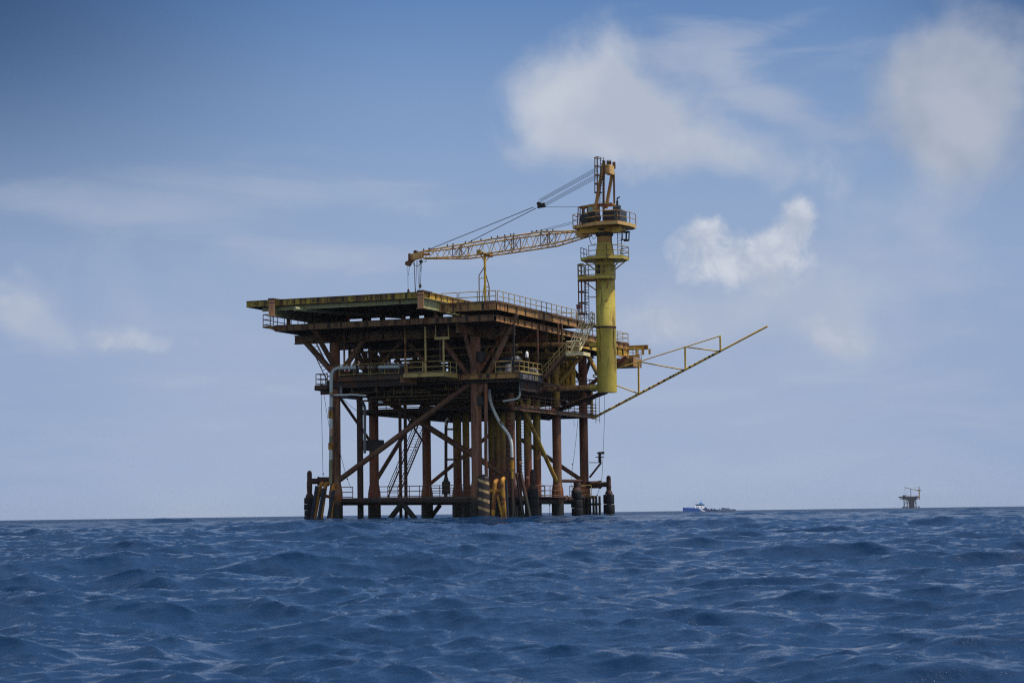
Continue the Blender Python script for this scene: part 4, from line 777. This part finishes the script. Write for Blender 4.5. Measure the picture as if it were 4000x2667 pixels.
wire([cpt(topc, 1990, 1), kp(2240, 866, KV)], .016); wire([cpt(topc, 2030, 1), kp(2240, 873, KV)], .016)
for pts, r in (([(1593, 1036), (1594, 1133)], .016), ([(1600, 1036), (1596, 1075)], .014), ([(1617, 1020), (1621.5, 1143)], .016), ([(1619, 1020), (1623, 1143)], .014), ([(1628, 1018), (1624, 1143)], .014), ([(1630, 1018), (1637, 1130)], .014), ([(1637, 1015), (1638.5, 1132)], .014), ([(1646, 1040), (1642, 1110)], .018)): wire([Q(x, y, v=tv) for x, y in pts], r, name='hoist_line')
wire([Q(x, y, v=tv) for x, y in ((1611, 1024), (1617, 1035), (1630, 1040), (1642, 1032), (1645, 1015))], .025); wire([Q(x, y, v=tv) for x, y in ((1655, 1012), (1657, 1021), (1662, 1024), (1666, 1018), (1666, 1010))], .02)
a = Q(1645, 1022, v=tv); HK = K('hook_block', MB().tube((a[0], tv-.12, a[2]), (a[0], tv+.12, a[2]), .16).tube(Q(1645, 1012, v=tv), a, .07).tube(a, Q(1644, 1062, v=tv), .05), 'black')
for x, y in ((1595.5, 1137), (1641.8, 1117)): a = Q(x, y, v=tv); K('hook_weight', MB().lathe(a, [(0, .25), (.06, .2), (.1, .16), (.12, .1), (.12, -.18), (0, -.2)], 12), 'rusty')
wire([kp(2300, 920, KV), kp(2306, 945, KV), kp(2316, 960, KV), kp(2326, 950, KV-.6)], .025); wire([kp(2312, 922, KV), kp(2318, 935, KV), kp(2324, 930, KV), kp(2329, 925, KV-.6)], .02)

# ------------------------------------------------------------------ boom rest
rv = bv(1897)+.9; a = Q(1896, 1178, v=rv); RU = a[0]; zc = Q(1897, 994, v=rv)[2]
RS = thing('boom_rest', 'rusty yellow post with side struts holding up the middle of the crane boom', 'boom rest', (RU, rv, td))
part(RS, 'post', MB().tube((RU, rv, td), (RU, rv, zc), .12, n=14), M['yellow'])
z = lambda y: Q(1897, y, v=rv)[2]
part(RS, 'cradle', MB().box((RU-.2, rv-1.5, zc-.02), (RU+.2, rv+1.6, zc+.16)).box((RU-.25, rv-1.62, zc-.1), (RU+.2, rv-1.5, zc+.3)).box((RU-.2, rv+1.6, zc-.1), (RU+.2, rv+1.72, zc+.3)), M['olive'])
part(RS, 'strut', MB().tube((RU, rv, z(1022)), (RU, rv-1.35, zc), .06), M['yellow']); part(RS, 'strut', MB().tube((RU, rv, z(1022)), (RU, rv+1.45, zc), .06), M['yellow'])
part(RS, 'leg', MB().path([(RU, rv, z(1040)), (RU-.5, rv-.4, z(1076)), (RU-.5, rv-.4, td)], .055, 8), M['raildark']); part(RS, 'leg', MB().path([(RU, rv, z(1060)), (RU+.35, rv+.2, z(1118)), (RU+.35, rv+.2, td)], .055, 8), M['raildark'])
part(RS, 'strut', MB().tube((RU, rv, z(1095)), (RU-.5, rv-.4, td+.05), .05), M['yellow']); part(RS, 'strut', MB().tube((RU, rv, z(1085)), (RU-.5, rv-.4, z(1088)), .045), M['rail']); part(RS, 'strut', MB().tube((RU, rv, z(1120)), (RU+.35, rv+.2, z(1122)), .045), M['raildark']); part(RS, 'strut', MB().tube((RU+.3, rv+.2, z(1130)), (RU+.05, rv, td), .04), M['rail'])

# ------------------------------------------------------------------ supply ship, far away
HAZE = 4.0e-5
SEA = .15
def far(x, d): r = ray(x, 1990); return (r[0]/r[1]*d, d, SEA)
SD = 2450; o = far(2769, SD); SH = thing('supply_ship', 'blue and white supply ship with a long low stern on the horizon', 'ship', o, None, False)
SH.rotation_euler = (0, 0, R(4))
def S(n, mb, mat, under=None): return part(SH, n, mb, M[mat], under)
X0 = -29.9
def hull(st, mat, name, under=None):
    vs, fs = [], []
    for x, hw, zt in st: vs += [(x, -hw*.75, -2), (x, -hw*.97, .2), (x, -hw, zt), (x, hw, zt), (x, hw*.97, .2), (x, hw*.75, -2)]
    for i in range(len(st)-1):
        for k in range(5): fs.append((i*6+k, i*6+6+k, i*6+7+k, i*6+k+1))
    fs += [(5, 4, 3, 2, 1, 0), tuple(range(len(vs)-6, len(vs)))]; return S(name, MB().add(vs, fs), mat, under)
HU = hull([(X0, .3, 4.8), (X0+1.5, 1.6, 4.7), (X0+5, 3.4, 4.45), (X0+10, 4.8, 4.1), (X0+17, 5.4, 3.7)], 'shipblue', 'hull')
hull([(X0+17.02, 5.4, 3.7), (X0+22, 5.5, 3.2)], 'shipblue', 'hull_middle'); hull([(X0+22.02, 5.5, 1.65), (X0+50, 5.5, 1.55), (X0+59.8, 5.3, 1.7)], 'shipnavy', 'stern_hull')
S('stripe', MB().add([(X0+17.2, -5.47, 3.55), (X0+21.5, -5.56, 3.1), (X0+25.2, -5.56, .0), (X0+21.5, -5.54, .0), (X0+17.2, -5.4, 3.55), (X0+21.5, -5.42, 3.1), (X0+25.2, -5.42, 0), (X0+21.5, -5.42, 0)], [(0, 1, 2, 3), (7, 6, 5, 4), (0, 4, 5, 1), (1, 5, 6, 2), (2, 6, 7, 3), (3, 7, 4, 0)]), 'shipwhite', HU)
S('bulwark', MB().box((X0+22, -5.6, 1.66), (X0+59, -5.4, 2.1)).box((X0+22, 5.4, 1.66), (X0+59, 5.6, 2.1)).box((X0+39, -5.62, .6), (X0+58, -5.55, 1.6)), 'shipgrey')
S('foredeck_house', MB().prism([(X0+5, -2.2), (X0+14, -4.2), (X0+14, 4.2), (X0+5, 2.2)], 4.3, 5.1), 'shipwhite')
SS = S('superstructure', MB().add([(X0+13, -4.6, 3.7), (X0+24.3, -4.6, 3.3), (X0+22.2, -4.2, 6.4), (X0+13.3, -4.2, 6.0), (X0+13, 4.6, 3.7), (X0+24.3, 4.6, 3.3), (X0+22.2, 4.2, 6.4), (X0+13.3, 4.2, 6.0)], [(0,1,2,3),(7,6,5,4),(0,4,5,1),(1,5,6,2),(2,6,7,3),(3,7,4,0)]), 'shipwhite')
for dx in (2.0, 3.8, 7.3): S('window', MB().box((X0+13+dx, -4.62, 4.5), (X0+14.1+dx, -4.3, 5.3)), 'black', SS)
S('wheelhouse', MB().add([(X0+15.6, -3.4, 6.42), (X0+22.8, -3.4, 6.42), (X0+24.6, -4, 7.75), (X0+15.2, -4, 7.75), (X0+15.6, 3.4, 6.42), (X0+22.8, 3.4, 6.42), (X0+24.6, 4, 7.75), (X0+15.2, 4, 7.75)], [(0,1,2,3),(7,6,5,4),(0,4,5,1),(1,5,6,2),(2,6,7,3),(3,7,4,0)]), 'black')
S('wheelhouse_roof', MB().box((X0+14.8, -4.1, 7.78), (X0+24.6, 4.1, 8.25)), 'shipcyan'); MA = S('mast', MB().tube((X0+21, 0, 8.2), (X0+21.2, 0, 13.6), .7, .12).box((X0+19, -1, 8.25), (X0+22.4, 1, 9.6)), 'shipcyan'); S('radar', MB().box((X0+19, -1.2, 10.3), (X0+20.8, 1.2, 10.6)), 'shipwhite', MA); S('antenna', MB().tube((X0+15.1, -2, 8.2), (X0+15, -2, 11.6), .08), 'shipgrey')
S('funnel', MB().box((X0+24, -4.5, 1.7), (X0+27, -2.5, 4.4)).box((X0+24, 2.5, 1.7), (X0+27, 4.5, 4.4)), 'shipnavy')
for x, l, h, m_ in ((28.5, 1.4, 1.5, 'shipgrey'), (32, 1.6, 1.6, 'shipnavy'), (35.5, 1.5, 1.5, 'shipgrey'), (42, 1, 1.8, 'shipwhite'), (44.6, 2.8, 2.2, 'shipgrey'), (48.2, 5, 1.7, 'shipgrey')): S('deck_cargo', MB().box((X0+x, -3, 1.6), (X0+x+l, 2, 1.6+h)), m_)
# ------------------------------------------------------------------ second platform, far away
FD = 3460; o = far(3556, FD); FP = thing('oil_platform', 'small distant oil platform with its own crane near the right edge on the horizon', 'oil platform', o, None, False)
def Fp(n, mb, mat='fardark', under=None): return part(FP, n, mb, M[mat], under)
k = .0702*FD/F_PX; fx = lambda x: (x-930)*k; fz = lambda y: (1385-y)*k
FDk = Fp('top_deck', MB().box((fx(365), -8, fz(790)), (fx(1370), 12, fz(735))).box((fx(440), -7, fz(830)), (fx(1370), 11, fz(790))))
Fp('main_deck', MB().box((fx(450), -6, fz(910)), (fx(1330), 11, fz(875)))); Fp('deck_modules', MB().box((fx(600), -5, fz(875)), (fx(1290), 10, fz(800)))); Fp('well_bay', MB().prism([(fx(905), -4), (fx(1140), -4), (fx(1150), 8), (fx(895), 8)], -4, fz(900)))
Fp('well_bay_top', MB().add([(fx(830), -5, fz(880)), (fx(1220), -5, fz(880)), (fx(1140), -4, fz(1040)), (fx(905), -4, fz(1040)), (fx(830), 9, fz(880)), (fx(1220), 9, fz(880)), (fx(1140), 8, fz(1040)), (fx(905), 8, fz(1040))], [(0,3,2,1),(4,5,6,7),(0,1,5,4),(1,2,6,5),(2,3,7,6),(3,0,4,7)]))
for x, y in ((573, -5), (640, 9), (742, -5), (812, 9), (1228, -5), (1297, 9)): Fp('leg', MB().tube((fx(x), y, -4), (fx(x), y, fz(800)), .5))
for a, b, y in (((640, 1180), (742, 920), 2), ((742, 1330), (860, 950), 2), ((1160, 960), (1230, 1150), 2), ((450, 800), (560, 905), -5), ((1370, 790), (1300, 905), 3), ((640, 930), (742, 1150), 0)): Fp('brace', MB().tube((fx(a[0]), y, fz(a[1])), (fx(b[0]), y, fz(b[1])), .3))
Fp('boat_landing', MB().box((fx(520), -6, fz(1330)), (fx(1385), 10, fz(1295)))); 
for x in (525, 660, 1380): Fp('fender', MB().tube((fx(x), -6, -3), (fx(x), -6, fz(1285)), .9))
for x, h, w in ((580, 650, 1.2), (640, 665, 1.5), (710, 600, .3), (560, 690, 2.0), (840, 705, .8), (1270, 700, 1.0)): Fp('deck_equipment', MB().box((fx(x)-w/2, -2, fz(735)), (fx(x)+w/2, 2, fz(h))))
Fp('radar_dome', MB().lathe((fx(795), -3, fz(640)), [(0, .9), (.6, .6), (.8, 0), (.6, -.6), (0, -.9)], 12), 'shipwhite'); Fp('mast', MB().tube((fx(795), -3, fz(735)), (fx(795), -3, fz(640)), .15))
Fp('crane_column', MB().tube((fx(1400), -8, fz(915)), (fx(1400), -8, fz(430)), 1.0, .9), 'faryellow'); Fp('crane_cab', MB().box((fx(1300), -9.5, fz(430)), (fx(1470), -6.5, fz(370))).box((fx(1340), -9, fz(440)), (fx(1520), -7, fz(425))), 'faryellow')
Fp('a_frame', MB().tube((fx(1370), -8.5, fz(370)), (fx(1402), -8, fz(210)), .25).tube((fx(1440), -7.5, fz(370)), (fx(1405), -8, fz(210)), .25).box((fx(1385), -8.5, fz(240)), (fx(1425), -7.5, fz(205))))
Fp('boom', MB().beam((fx(1330), -8, fz(420)), (fx(640), -6, fz(240)), .5, .9).beam((fx(700), -6.2, fz(252)), (fx(590), -6, fz(238)), .8, 1.1), 'faryellow'); Fp('boom_rest', MB().tube((fx(930), -7, fz(735)), (fx(930), -7, fz(345)), .2).box((fx(910), -7.5, fz(355)), (fx(955), -6.5, fz(340))).tube((fx(905), -7, fz(735)), (fx(915), -7, fz(350)), .12).tube((fx(960), -7, fz(735)), (fx(950), -7, fz(350)), .12))
Fp('cable', MB().tube((fx(1402), -8, fz(215)), (fx(1170), -7.5, fz(255)), .12).box((fx(1140), -8, fz(265)), (fx(1190), -7, fz(245))).tube((fx(625), -6, fz(245)), (fx(625), -6, fz(385)), .06)); Fp('hook', MB().box((fx(612), -6.4, fz(410)), (fx(640), -5.6, fz(375))))

# ------------------------------------------------------------------ sea
def build_sea():
    rng = np.random.default_rng(11)
    na = 1350; ang = np.linspace(-R(25), R(25), na)
    r = [5.0]
    while r[-1] < 9000: r.append(r[-1]*(1.0023 if r[-1] < 130 else 1.0033 if r[-1] < 330 else 1.012 if r[-1] < 2500 else 1.05))
    r = np.array(r); nr = len(r)
    RR, AA = np.meshgrid(r, ang, indexing='ij'); X = RR*np.sin(AA); Y = RR*np.cos(AA)
    dr = np.gradient(r)[:, None]
    Z = np.full_like(X, SEA); DX = np.zeros_like(X); DY = np.zeros_like(X)
    Z += .62*np.cos(2*np.pi*(Y*.985+X*.17-196)/128.0)*np.exp(-((RR-200)/330)**2)
    lam = np.geomspace(.22, 22, 200); main = R(-112)
    for L in lam:
        spread = R(30)
        a = main+rng.normal(0, 1)*spread; kx, ky = math.cos(a), math.sin(a); kk = 2*np.pi/L; ph = rng.uniform(0, 2*np.pi)
        s = .033*(1.35 if 2.2 < L < 7 else 1.25 if L < .9 else 1)
        if L > 1.5: s *= (1.5/L)**(.72 if L < 6 else .85)
        if L < .3: s *= (L/.3)**.5
        amp = s*L/(2*np.pi)*rng.uniform(.6, 1.4)
        lr = np.abs(ky)*dr+1e-6; fade = np.clip((L/lr-2.2)/3, 0, 1)
        rows = np.where(fade[:, 0] > 0)[0]
        if len(rows) == 0: continue
        m = rows[-1]+1
        q = kk*(kx*X[:m]+ky*Y[:m])+ph; c = np.cos(q); sn = np.sin(q); A = amp*fade[:m]
        Z[:m] += A*c; DX[:m] -= .9*A*kx*sn; DY[:m] -= .9*A*ky*sn
    X = X+DX; Y = Y+DY
    V = np.stack([X, Y, Z], -1).reshape(-1, 3)
    i, j = np.meshgrid(np.arange(nr-1), np.arange(na-1), indexing='ij'); b = (i*na+j).ravel()
    Fq = np.stack([b, b+1, b+na+1, b+na], -1)
    # wide calm sheet below, for everything outside the wave field
    n2 = 64; rr2 = [0.5, 5, 200, 3000, 9000]; base = len(V); ex = []
    for q in rr2: ex += [(q*math.cos(2*math.pi*k/n2), q*math.sin(2*math.pi*k/n2), SEA-1.6 if q < 20000 else SEA-1.6) for k in range(n2)]
    V = np.concatenate([V, np.array(ex)]); f2 = [(base+a*n2+k, base+a*n2+(k+1) % n2, base+(a+1)*n2+(k+1) % n2, base+(a+1)*n2+k)[::-1] for a in range(len(rr2)-1) for k in range(n2)]
    Fq = np.concatenate([Fq[:, ::-1], np.array(f2)[:, ::-1]])[:, ::-1]
    me = bpy.data.meshes.new('sea'); nv, nf = len(V), len(Fq)
    me.vertices.add(nv); me.vertices.foreach_set('co', V.ravel().astype(np.float32)); me.loops.add(nf*4); me.loops.foreach_set('vertex_index', Fq.ravel().astype(np.int32))
    me.polygons.add(nf); me.polygons.foreach_set('loop_start', np.arange(0, nf*4, 4, dtype=np.int32)); me.polygons.foreach_set('use_smooth', np.ones(nf, bool)); me.update(calc_edges=True); me.validate()
    o = bpy.data.objects.new('sea', me); C.objects.link(o); o['kind'] = 'structure'
    m, t, b = new_mat('sea_water'); co = t.n('ShaderNodeNewGeometry').outputs['Position']; ln = t.n('ShaderNodeVectorMath', operation='LENGTH'); t.put(ln.inputs[0], co); ln = ln.outputs['Value']
    b.inputs['Base Color'].default_value = (.002, .0215, .066, 1); t.put(b.inputs['Roughness'], t.m('ADD', .025, t.m('MULTIPLY', t.ss(ln, 70, 420), .40))); b.inputs['IOR'].default_value = 1.333
    n1 = t.noise(t.scale(co, (1.0, 1.5, 1), (0, 0, .25)), .8, 3, .5, .3); n2_ = t.noise(t.scale(co, (1.0, 1.6, 1), (0, 0, -.3), (7, 2, 0)), 4.5, 6, .6)
    bp_ = t.n('ShaderNodeBump'); bp_.inputs['Strength'].default_value = 1.0; t.put(bp_.inputs['Distance'], t.m('ADD', .075, t.m('ADD', t.m('MULTIPLY', t.ss(ln, 90, 500), .25), t.m('MULTIPLY', t.ss(ln, 400, 2000), .3))))
    t.put(bp_.inputs['Height'], t.m('ADD', n1, t.m('MULTIPLY', n2_, .5))); t.put(b.inputs['Normal'], bp_.outputs[0])
    me.materials.append(m)
build_sea()

hb = link_mesh('haze', MB().box((-9400, -9400, -4), (9400, 9400, 42)), None, (0, 0, 0)); hb['kind'] = 'stuff'
hm = bpy.data.materials.new('haze'); hm.use_nodes = True; ht = NT(hm.node_tree); hm.node_tree.nodes.remove(hm.node_tree.nodes['Principled BSDF'])
pv = ht.n('ShaderNodeVolumePrincipled'); pv.inputs['Color'].default_value = (.5, .58, .72, 1); pv.inputs['Density'].default_value = HAZE; ht.L.new(pv.outputs[0], hm.node_tree.nodes['Material Output'].inputs['Volume'])
hb.data.materials.append(hm)
# ------------------------------------------------------------------ sky, sun, camera
SUN_EL, SUN_AZ = R(66), R(96)          # azimuth measured from the view direction (+Y) to the right
w = bpy.data.worlds.new('World'); bpy.context.scene.world = w; w.use_nodes = True; t = NT(w.node_tree); bg = w.node_tree.nodes['Background']
sky = t.n('ShaderNodeTexSky', sky_type='NISHITA', sun_disc=False, sun_elevation=SUN_EL, sun_rotation=SUN_AZ, air_density=1.0, dust_density=1.2, ozone_density=2.0)
tc = t.n('ShaderNodeTexCoord'); dr_ = tc.outputs['Generated']; sx = t.n('ShaderNodeSeparateXYZ'); t.put(sx.inputs[0], dr_)
U = t.m('MULTIPLY', t.m('ARCTAN2', sx.outputs[0], sx.outputs[1]), 8.36); V = t.m('MULTIPLY', t.m('ARCSINE', sx.outputs[2]), 8.36)
cmb = t.n('ShaderNodeCombineXYZ'); t.put(cmb.inputs[0], U); t.put(cmb.inputs[1], V); UV = cmb.outputs[0]
def sky_at(x, y): r = ray(x, y); l = math.sqrt(sum(c*c for c in r)); return math.atan2(r[0], r[1])*8.36, math.asin(r[2]/l)*8.36
def gs(x, y, su_, sv_, rot=0, wgt=1.0):
    cu, cv_ = sky_at(x, y); a = t.m('SUBTRACT', U, cu); b = t.m('SUBTRACT', V, cv_); c, s = math.cos(rot), math.sin(rot)
    p = t.m('DIVIDE', t.m('ADD', t.m('MULTIPLY', a, c), t.m('MULTIPLY', b, s)), su_); q = t.m('DIVIDE', t.m('SUBTRACT', t.m('MULTIPLY', b, c), t.m('MULTIPLY', a, s)), sv_)
    d = t.m('ADD', t.m('MULTIPLY', p, p), t.m('MULTIPLY', q, q)); return t.m('MULTIPLY', t.m('POWER', 2.71828, t.m('MULTIPLY', d, -.7)), wgt)
def total(L):
    o = L[0]
    for x in L[1:]: o = t.m('ADD', o, x)
    return o
ramp = t.n('ShaderNodeValToRGB'); t.put(ramp.inputs[0], t.m('DIVIDE', V, 3.0))
stops = ((0.0, (.36, .45, .625)), (.22, (.335, .425, .61)), (.40, (.275, .385, .59)), (.54, (.20, .32, .55)), (.68, (.11, .225, .465)), (1.0, (.08, .17, .42)))
el = ramp.color_ramp.elements
while len(el) < len(stops): el.new(.5)
for e_, (p_, c_) in zip(el, stops): e_.position = p_; e_.color = (*c_, 1)
# lens corner falloff painted into the sky colour, upper left and upper right
lf = t.m('MULTIPLY', t.ss(t.m('MULTIPLY', U, -1), .3, 2.4), t.ss(V, .7, 2.1)); rf = t.m('MULTIPLY', t.ss(U, 1.2, 2.3), t.ss(V, .9, 2.3))
low = t.mix(t.m('MULTIPLY', lf, .86), ramp.outputs[0], (.022, .058, .15)); low = t.mix(t.m('MULTIPLY', rf, .85), low, (.035, .085, .21))
low = t.mix(t.m('MULTIPLY', t.m('MULTIPLY', t.ss(t.m('ABSOLUTE', U), 1.0, 2.2), t.ss(V, 1.5, .5)), .35), low, (.2, .31, .55))
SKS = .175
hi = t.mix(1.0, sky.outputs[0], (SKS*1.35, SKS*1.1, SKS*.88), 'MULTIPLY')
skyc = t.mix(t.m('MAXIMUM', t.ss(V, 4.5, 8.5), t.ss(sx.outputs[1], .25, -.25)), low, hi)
nA = t.noise(UV, 2.8, 8, .56, .25); nF = t.noise(t.scale(UV, (1, 1, 1), loc=(3.3, 1.7, 0)), 9, 7, .6, .3); nS = t.noise(t.scale(UV, (1.1, 4.5, 1), (0, 0, R(28))), 2.0, 7, .6, .5); nH = t.noise(t.scale(UV, (.8, 4, 1), (0, 0, R(8)), (5, 5, 0)), 1.4, 6, .6, .4)
def layer(c, g, n, amp, lo, hi_, alpha, col):
    return t.mix(t.m('MULTIPLY', t.ss(t.m('ADD', g, t.m('MULTIPLY', t.m('SUBTRACT', n, .5), amp)), lo, hi_), alpha), c, col)
nB = t.noise(t.scale(UV, (1, 1, 1), loc=(8.1, 2.2, 0)), 2.6, 5, .5, .2)
def layer2(c, g, n, amp, lo, hi_, alpha, c0, c1, shade):
    d = t.m('ADD', g, t.m('MULTIPLY', t.m('SUBTRACT', n, .5), amp)); d = t.m('MULTIPLY', d, t.ss(g, .02, .35))
    return t.mix(t.m('MULTIPLY', t.ss(d, lo, hi_), alpha), c, t.mix(t.ss(shade, .35, .68), c0, c1))
skyc = layer(skyc, t.m('MULTIPLY', t.ss(V, 2.2, .2), .6), nH, 1.7, .35, 1.15, .42, (.45, .505, .63))
nU = t.noise(t.scale(UV, (1, 1.3, 1), loc=(2, 9, 4)), .75, 6, .55, .3)
skyc = t.mix(t.m('MULTIPLY', t.m('MULTIPLY', t.ss(nU, .40, .66), t.ss(V, 2.05, 3.2)), .75), skyc, (.44, .55, .72))
A = total([gs(2170, 390, .17, .18, 0, 1.1), gs(2400, 310, .15, .19, 0, 1.1), gs(2330, 520, .28, .13), gs(2720, 540, .32, .15, -.4, .8), gs(2980, 630, .34, .09, -.2, .7)])
skyc = layer2(skyc, A, nA, 2.3, .18, 1.5, .95, (.45, .50, .605), (.56, .60, .68), nB)
Wp = total([gs(2900, 330, .45, .1, -.55, .8), gs(2680, 190, .2, .08, .2, .7), gs(3080, 440, .3, .06, -.4, .7), gs(3100, 80, .35, .04, .35, .5), gs(3300, 250, .3, .06, .35, .5), gs(3000, 180, .3, .1, 0, .4)])
skyc = layer2(skyc, Wp, nS, 2.0, .2, 1.6, .7, (.38, .44, .58), (.44, .49, .61), nB)
Rr = total([gs(3560, 300, .17, .15, 0, .8), gs(3700, 230, .16, .12), gs(3840, 330, .2, .22), gs(3800, 560, .28, .17, 0, .7), gs(3620, 480, .2, .15, 0, .6), gs(3900, 700, .2, .12, 0, .4)])
skyc = layer2(skyc, Rr, nA, 2.5, .15, 1.6, .9, (.35, .40, .51), (.45, .49, .58), nB)
E_ = total([gs(80, 1200, .1, .07), gs(170, 1280, .14, .05, -.4), gs(2600, 1270, .24, .08, 0, .9), gs(3270, 1320, .16, .07, -.5, .8), gs(3620, 780, .28, .14, 0, .6), gs(2900, 1150, .42, .16, 0, .75), gs(400, 1250, .6, .14, 0, .45), gs(3300, 1250, .5, .2, 0, .4), gs(3500, 1000, .5, .2, 0, .35), gs(600, 1000, .6, .12, .1, .4), gs(1300, 1050, .3, .1, 0, .4), gs(200, 820, .4, .06, -.1, .35), gs(1300, 700, .5, .08, -.1, .3)])
skyc = layer2(skyc, E_, nA, 1.6, .2, 1.5, .7, (.42, .48, .61), (.5, .545, .64), nB)
nD = t.noise(t.scale(UV, (1, 1, 1), loc=(1.3, 4.7, 0)), 6.5, 8, .62, .35)
Vl = total([gs(450, 830, .6, .07, -.08), gs(1000, 740, .7, .08, -.06), gs(1400, 1010, .5, .06), gs(3350, 1130, .6, .1, .1), gs(3500, 1450, .5, .12, 0, .7), gs(900, 1500, .7, .12, 0, .5)])
skyc = layer2(skyc, Vl, nH, 1.6, .3, 1.3, .45, (.42, .485, .62), (.47, .525, .64), nB)
E2 = total([gs(40, 1120, .11, .09), gs(540, 1335, .17, .045), gs(360, 1310, .1, .05, 0, .7), gs(2560, 1265, .17, .08), gs(3230, 1300, .09, .05, -.6), gs(3310, 1360, .12, .05, -.5)])
skyc = layer2(skyc, E2, nF, 1.7, .3, 1.4, .62, (.43, .49, .61), (.54, .58, .67), nF)
D_ = total([gs(2762, 890, .075, .05), gs(2690, 950, .07, .05, 0, .7), gs(3112, 815, .07, .055), gs(3130, 885, .06, .06), gs(3045, 945, .08, .055, .6), gs(2890, 1000, .18, .08, 0, .95), gs(2960, 1070, .24, .08, 0, .7)])
skyc = layer2(skyc, D_, nD, 2.0, .32, 1.35, .88, (.45, .505, .62), (.64, .675, .745), nD)
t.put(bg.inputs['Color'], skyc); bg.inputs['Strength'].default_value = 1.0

sd = Vector((math.sin(SUN_AZ)*math.cos(SUN_EL), math.cos(SUN_AZ)*math.cos(SUN_EL), math.sin(SUN_EL)))
sl = bpy.data.lights.new('sun', 'SUN'); sl.energy = 5.0; sl.angle = R(.53); sl.color = (1, .94, .85); so = bpy.data.objects.new('sun', sl); C.objects.link(so)
so.rotation_euler = sd.to_track_quat('Z', 'Y').to_euler(); so.location = (0, 0, 60)

cam = bpy.data.cameras.new('camera'); cam.sensor_width = 36; cam.lens = 36*F_PX/4000; cam.clip_start = .5; cam.clip_end = 60000
cam.dof.use_dof = True; cam.dof.focus_distance = 205; cam.dof.aperture_fstop = 4.5
co_ = bpy.data.objects.new('camera', cam); C.objects.link(co_)
right, up, fwd = Vector((1, 0, 0)), Vector((0, -sp, cp)), Vector((0, cp, sp)); rc = right*cr-up*sr; uc = right*sr+up*cr
co_.matrix_world = Matrix(((rc.x, uc.x, -fwd.x, 0), (rc.y, uc.y, -fwd.y, 0), (rc.z, uc.z, -fwd.z, H), (0, 0, 0, 1)))
sc = bpy.context.scene; sc.camera = co_
sc.view_settings.view_transform = 'Standard'; sc.view_settings.look = 'None'; sc.view_settings.exposure = 0; sc.view_settings.gamma = 1
sc.cycles.filter_width = 1.2; sc.cycles.sample_clamp_direct = 6; sc.cycles.sample_clamp_indirect = 4; sc.cycles.max_bounces = 6; sc.cycles.diffuse_bounces = 3; sc.cycles.glossy_bounces = 3; sc.cycles.use_denoising = False
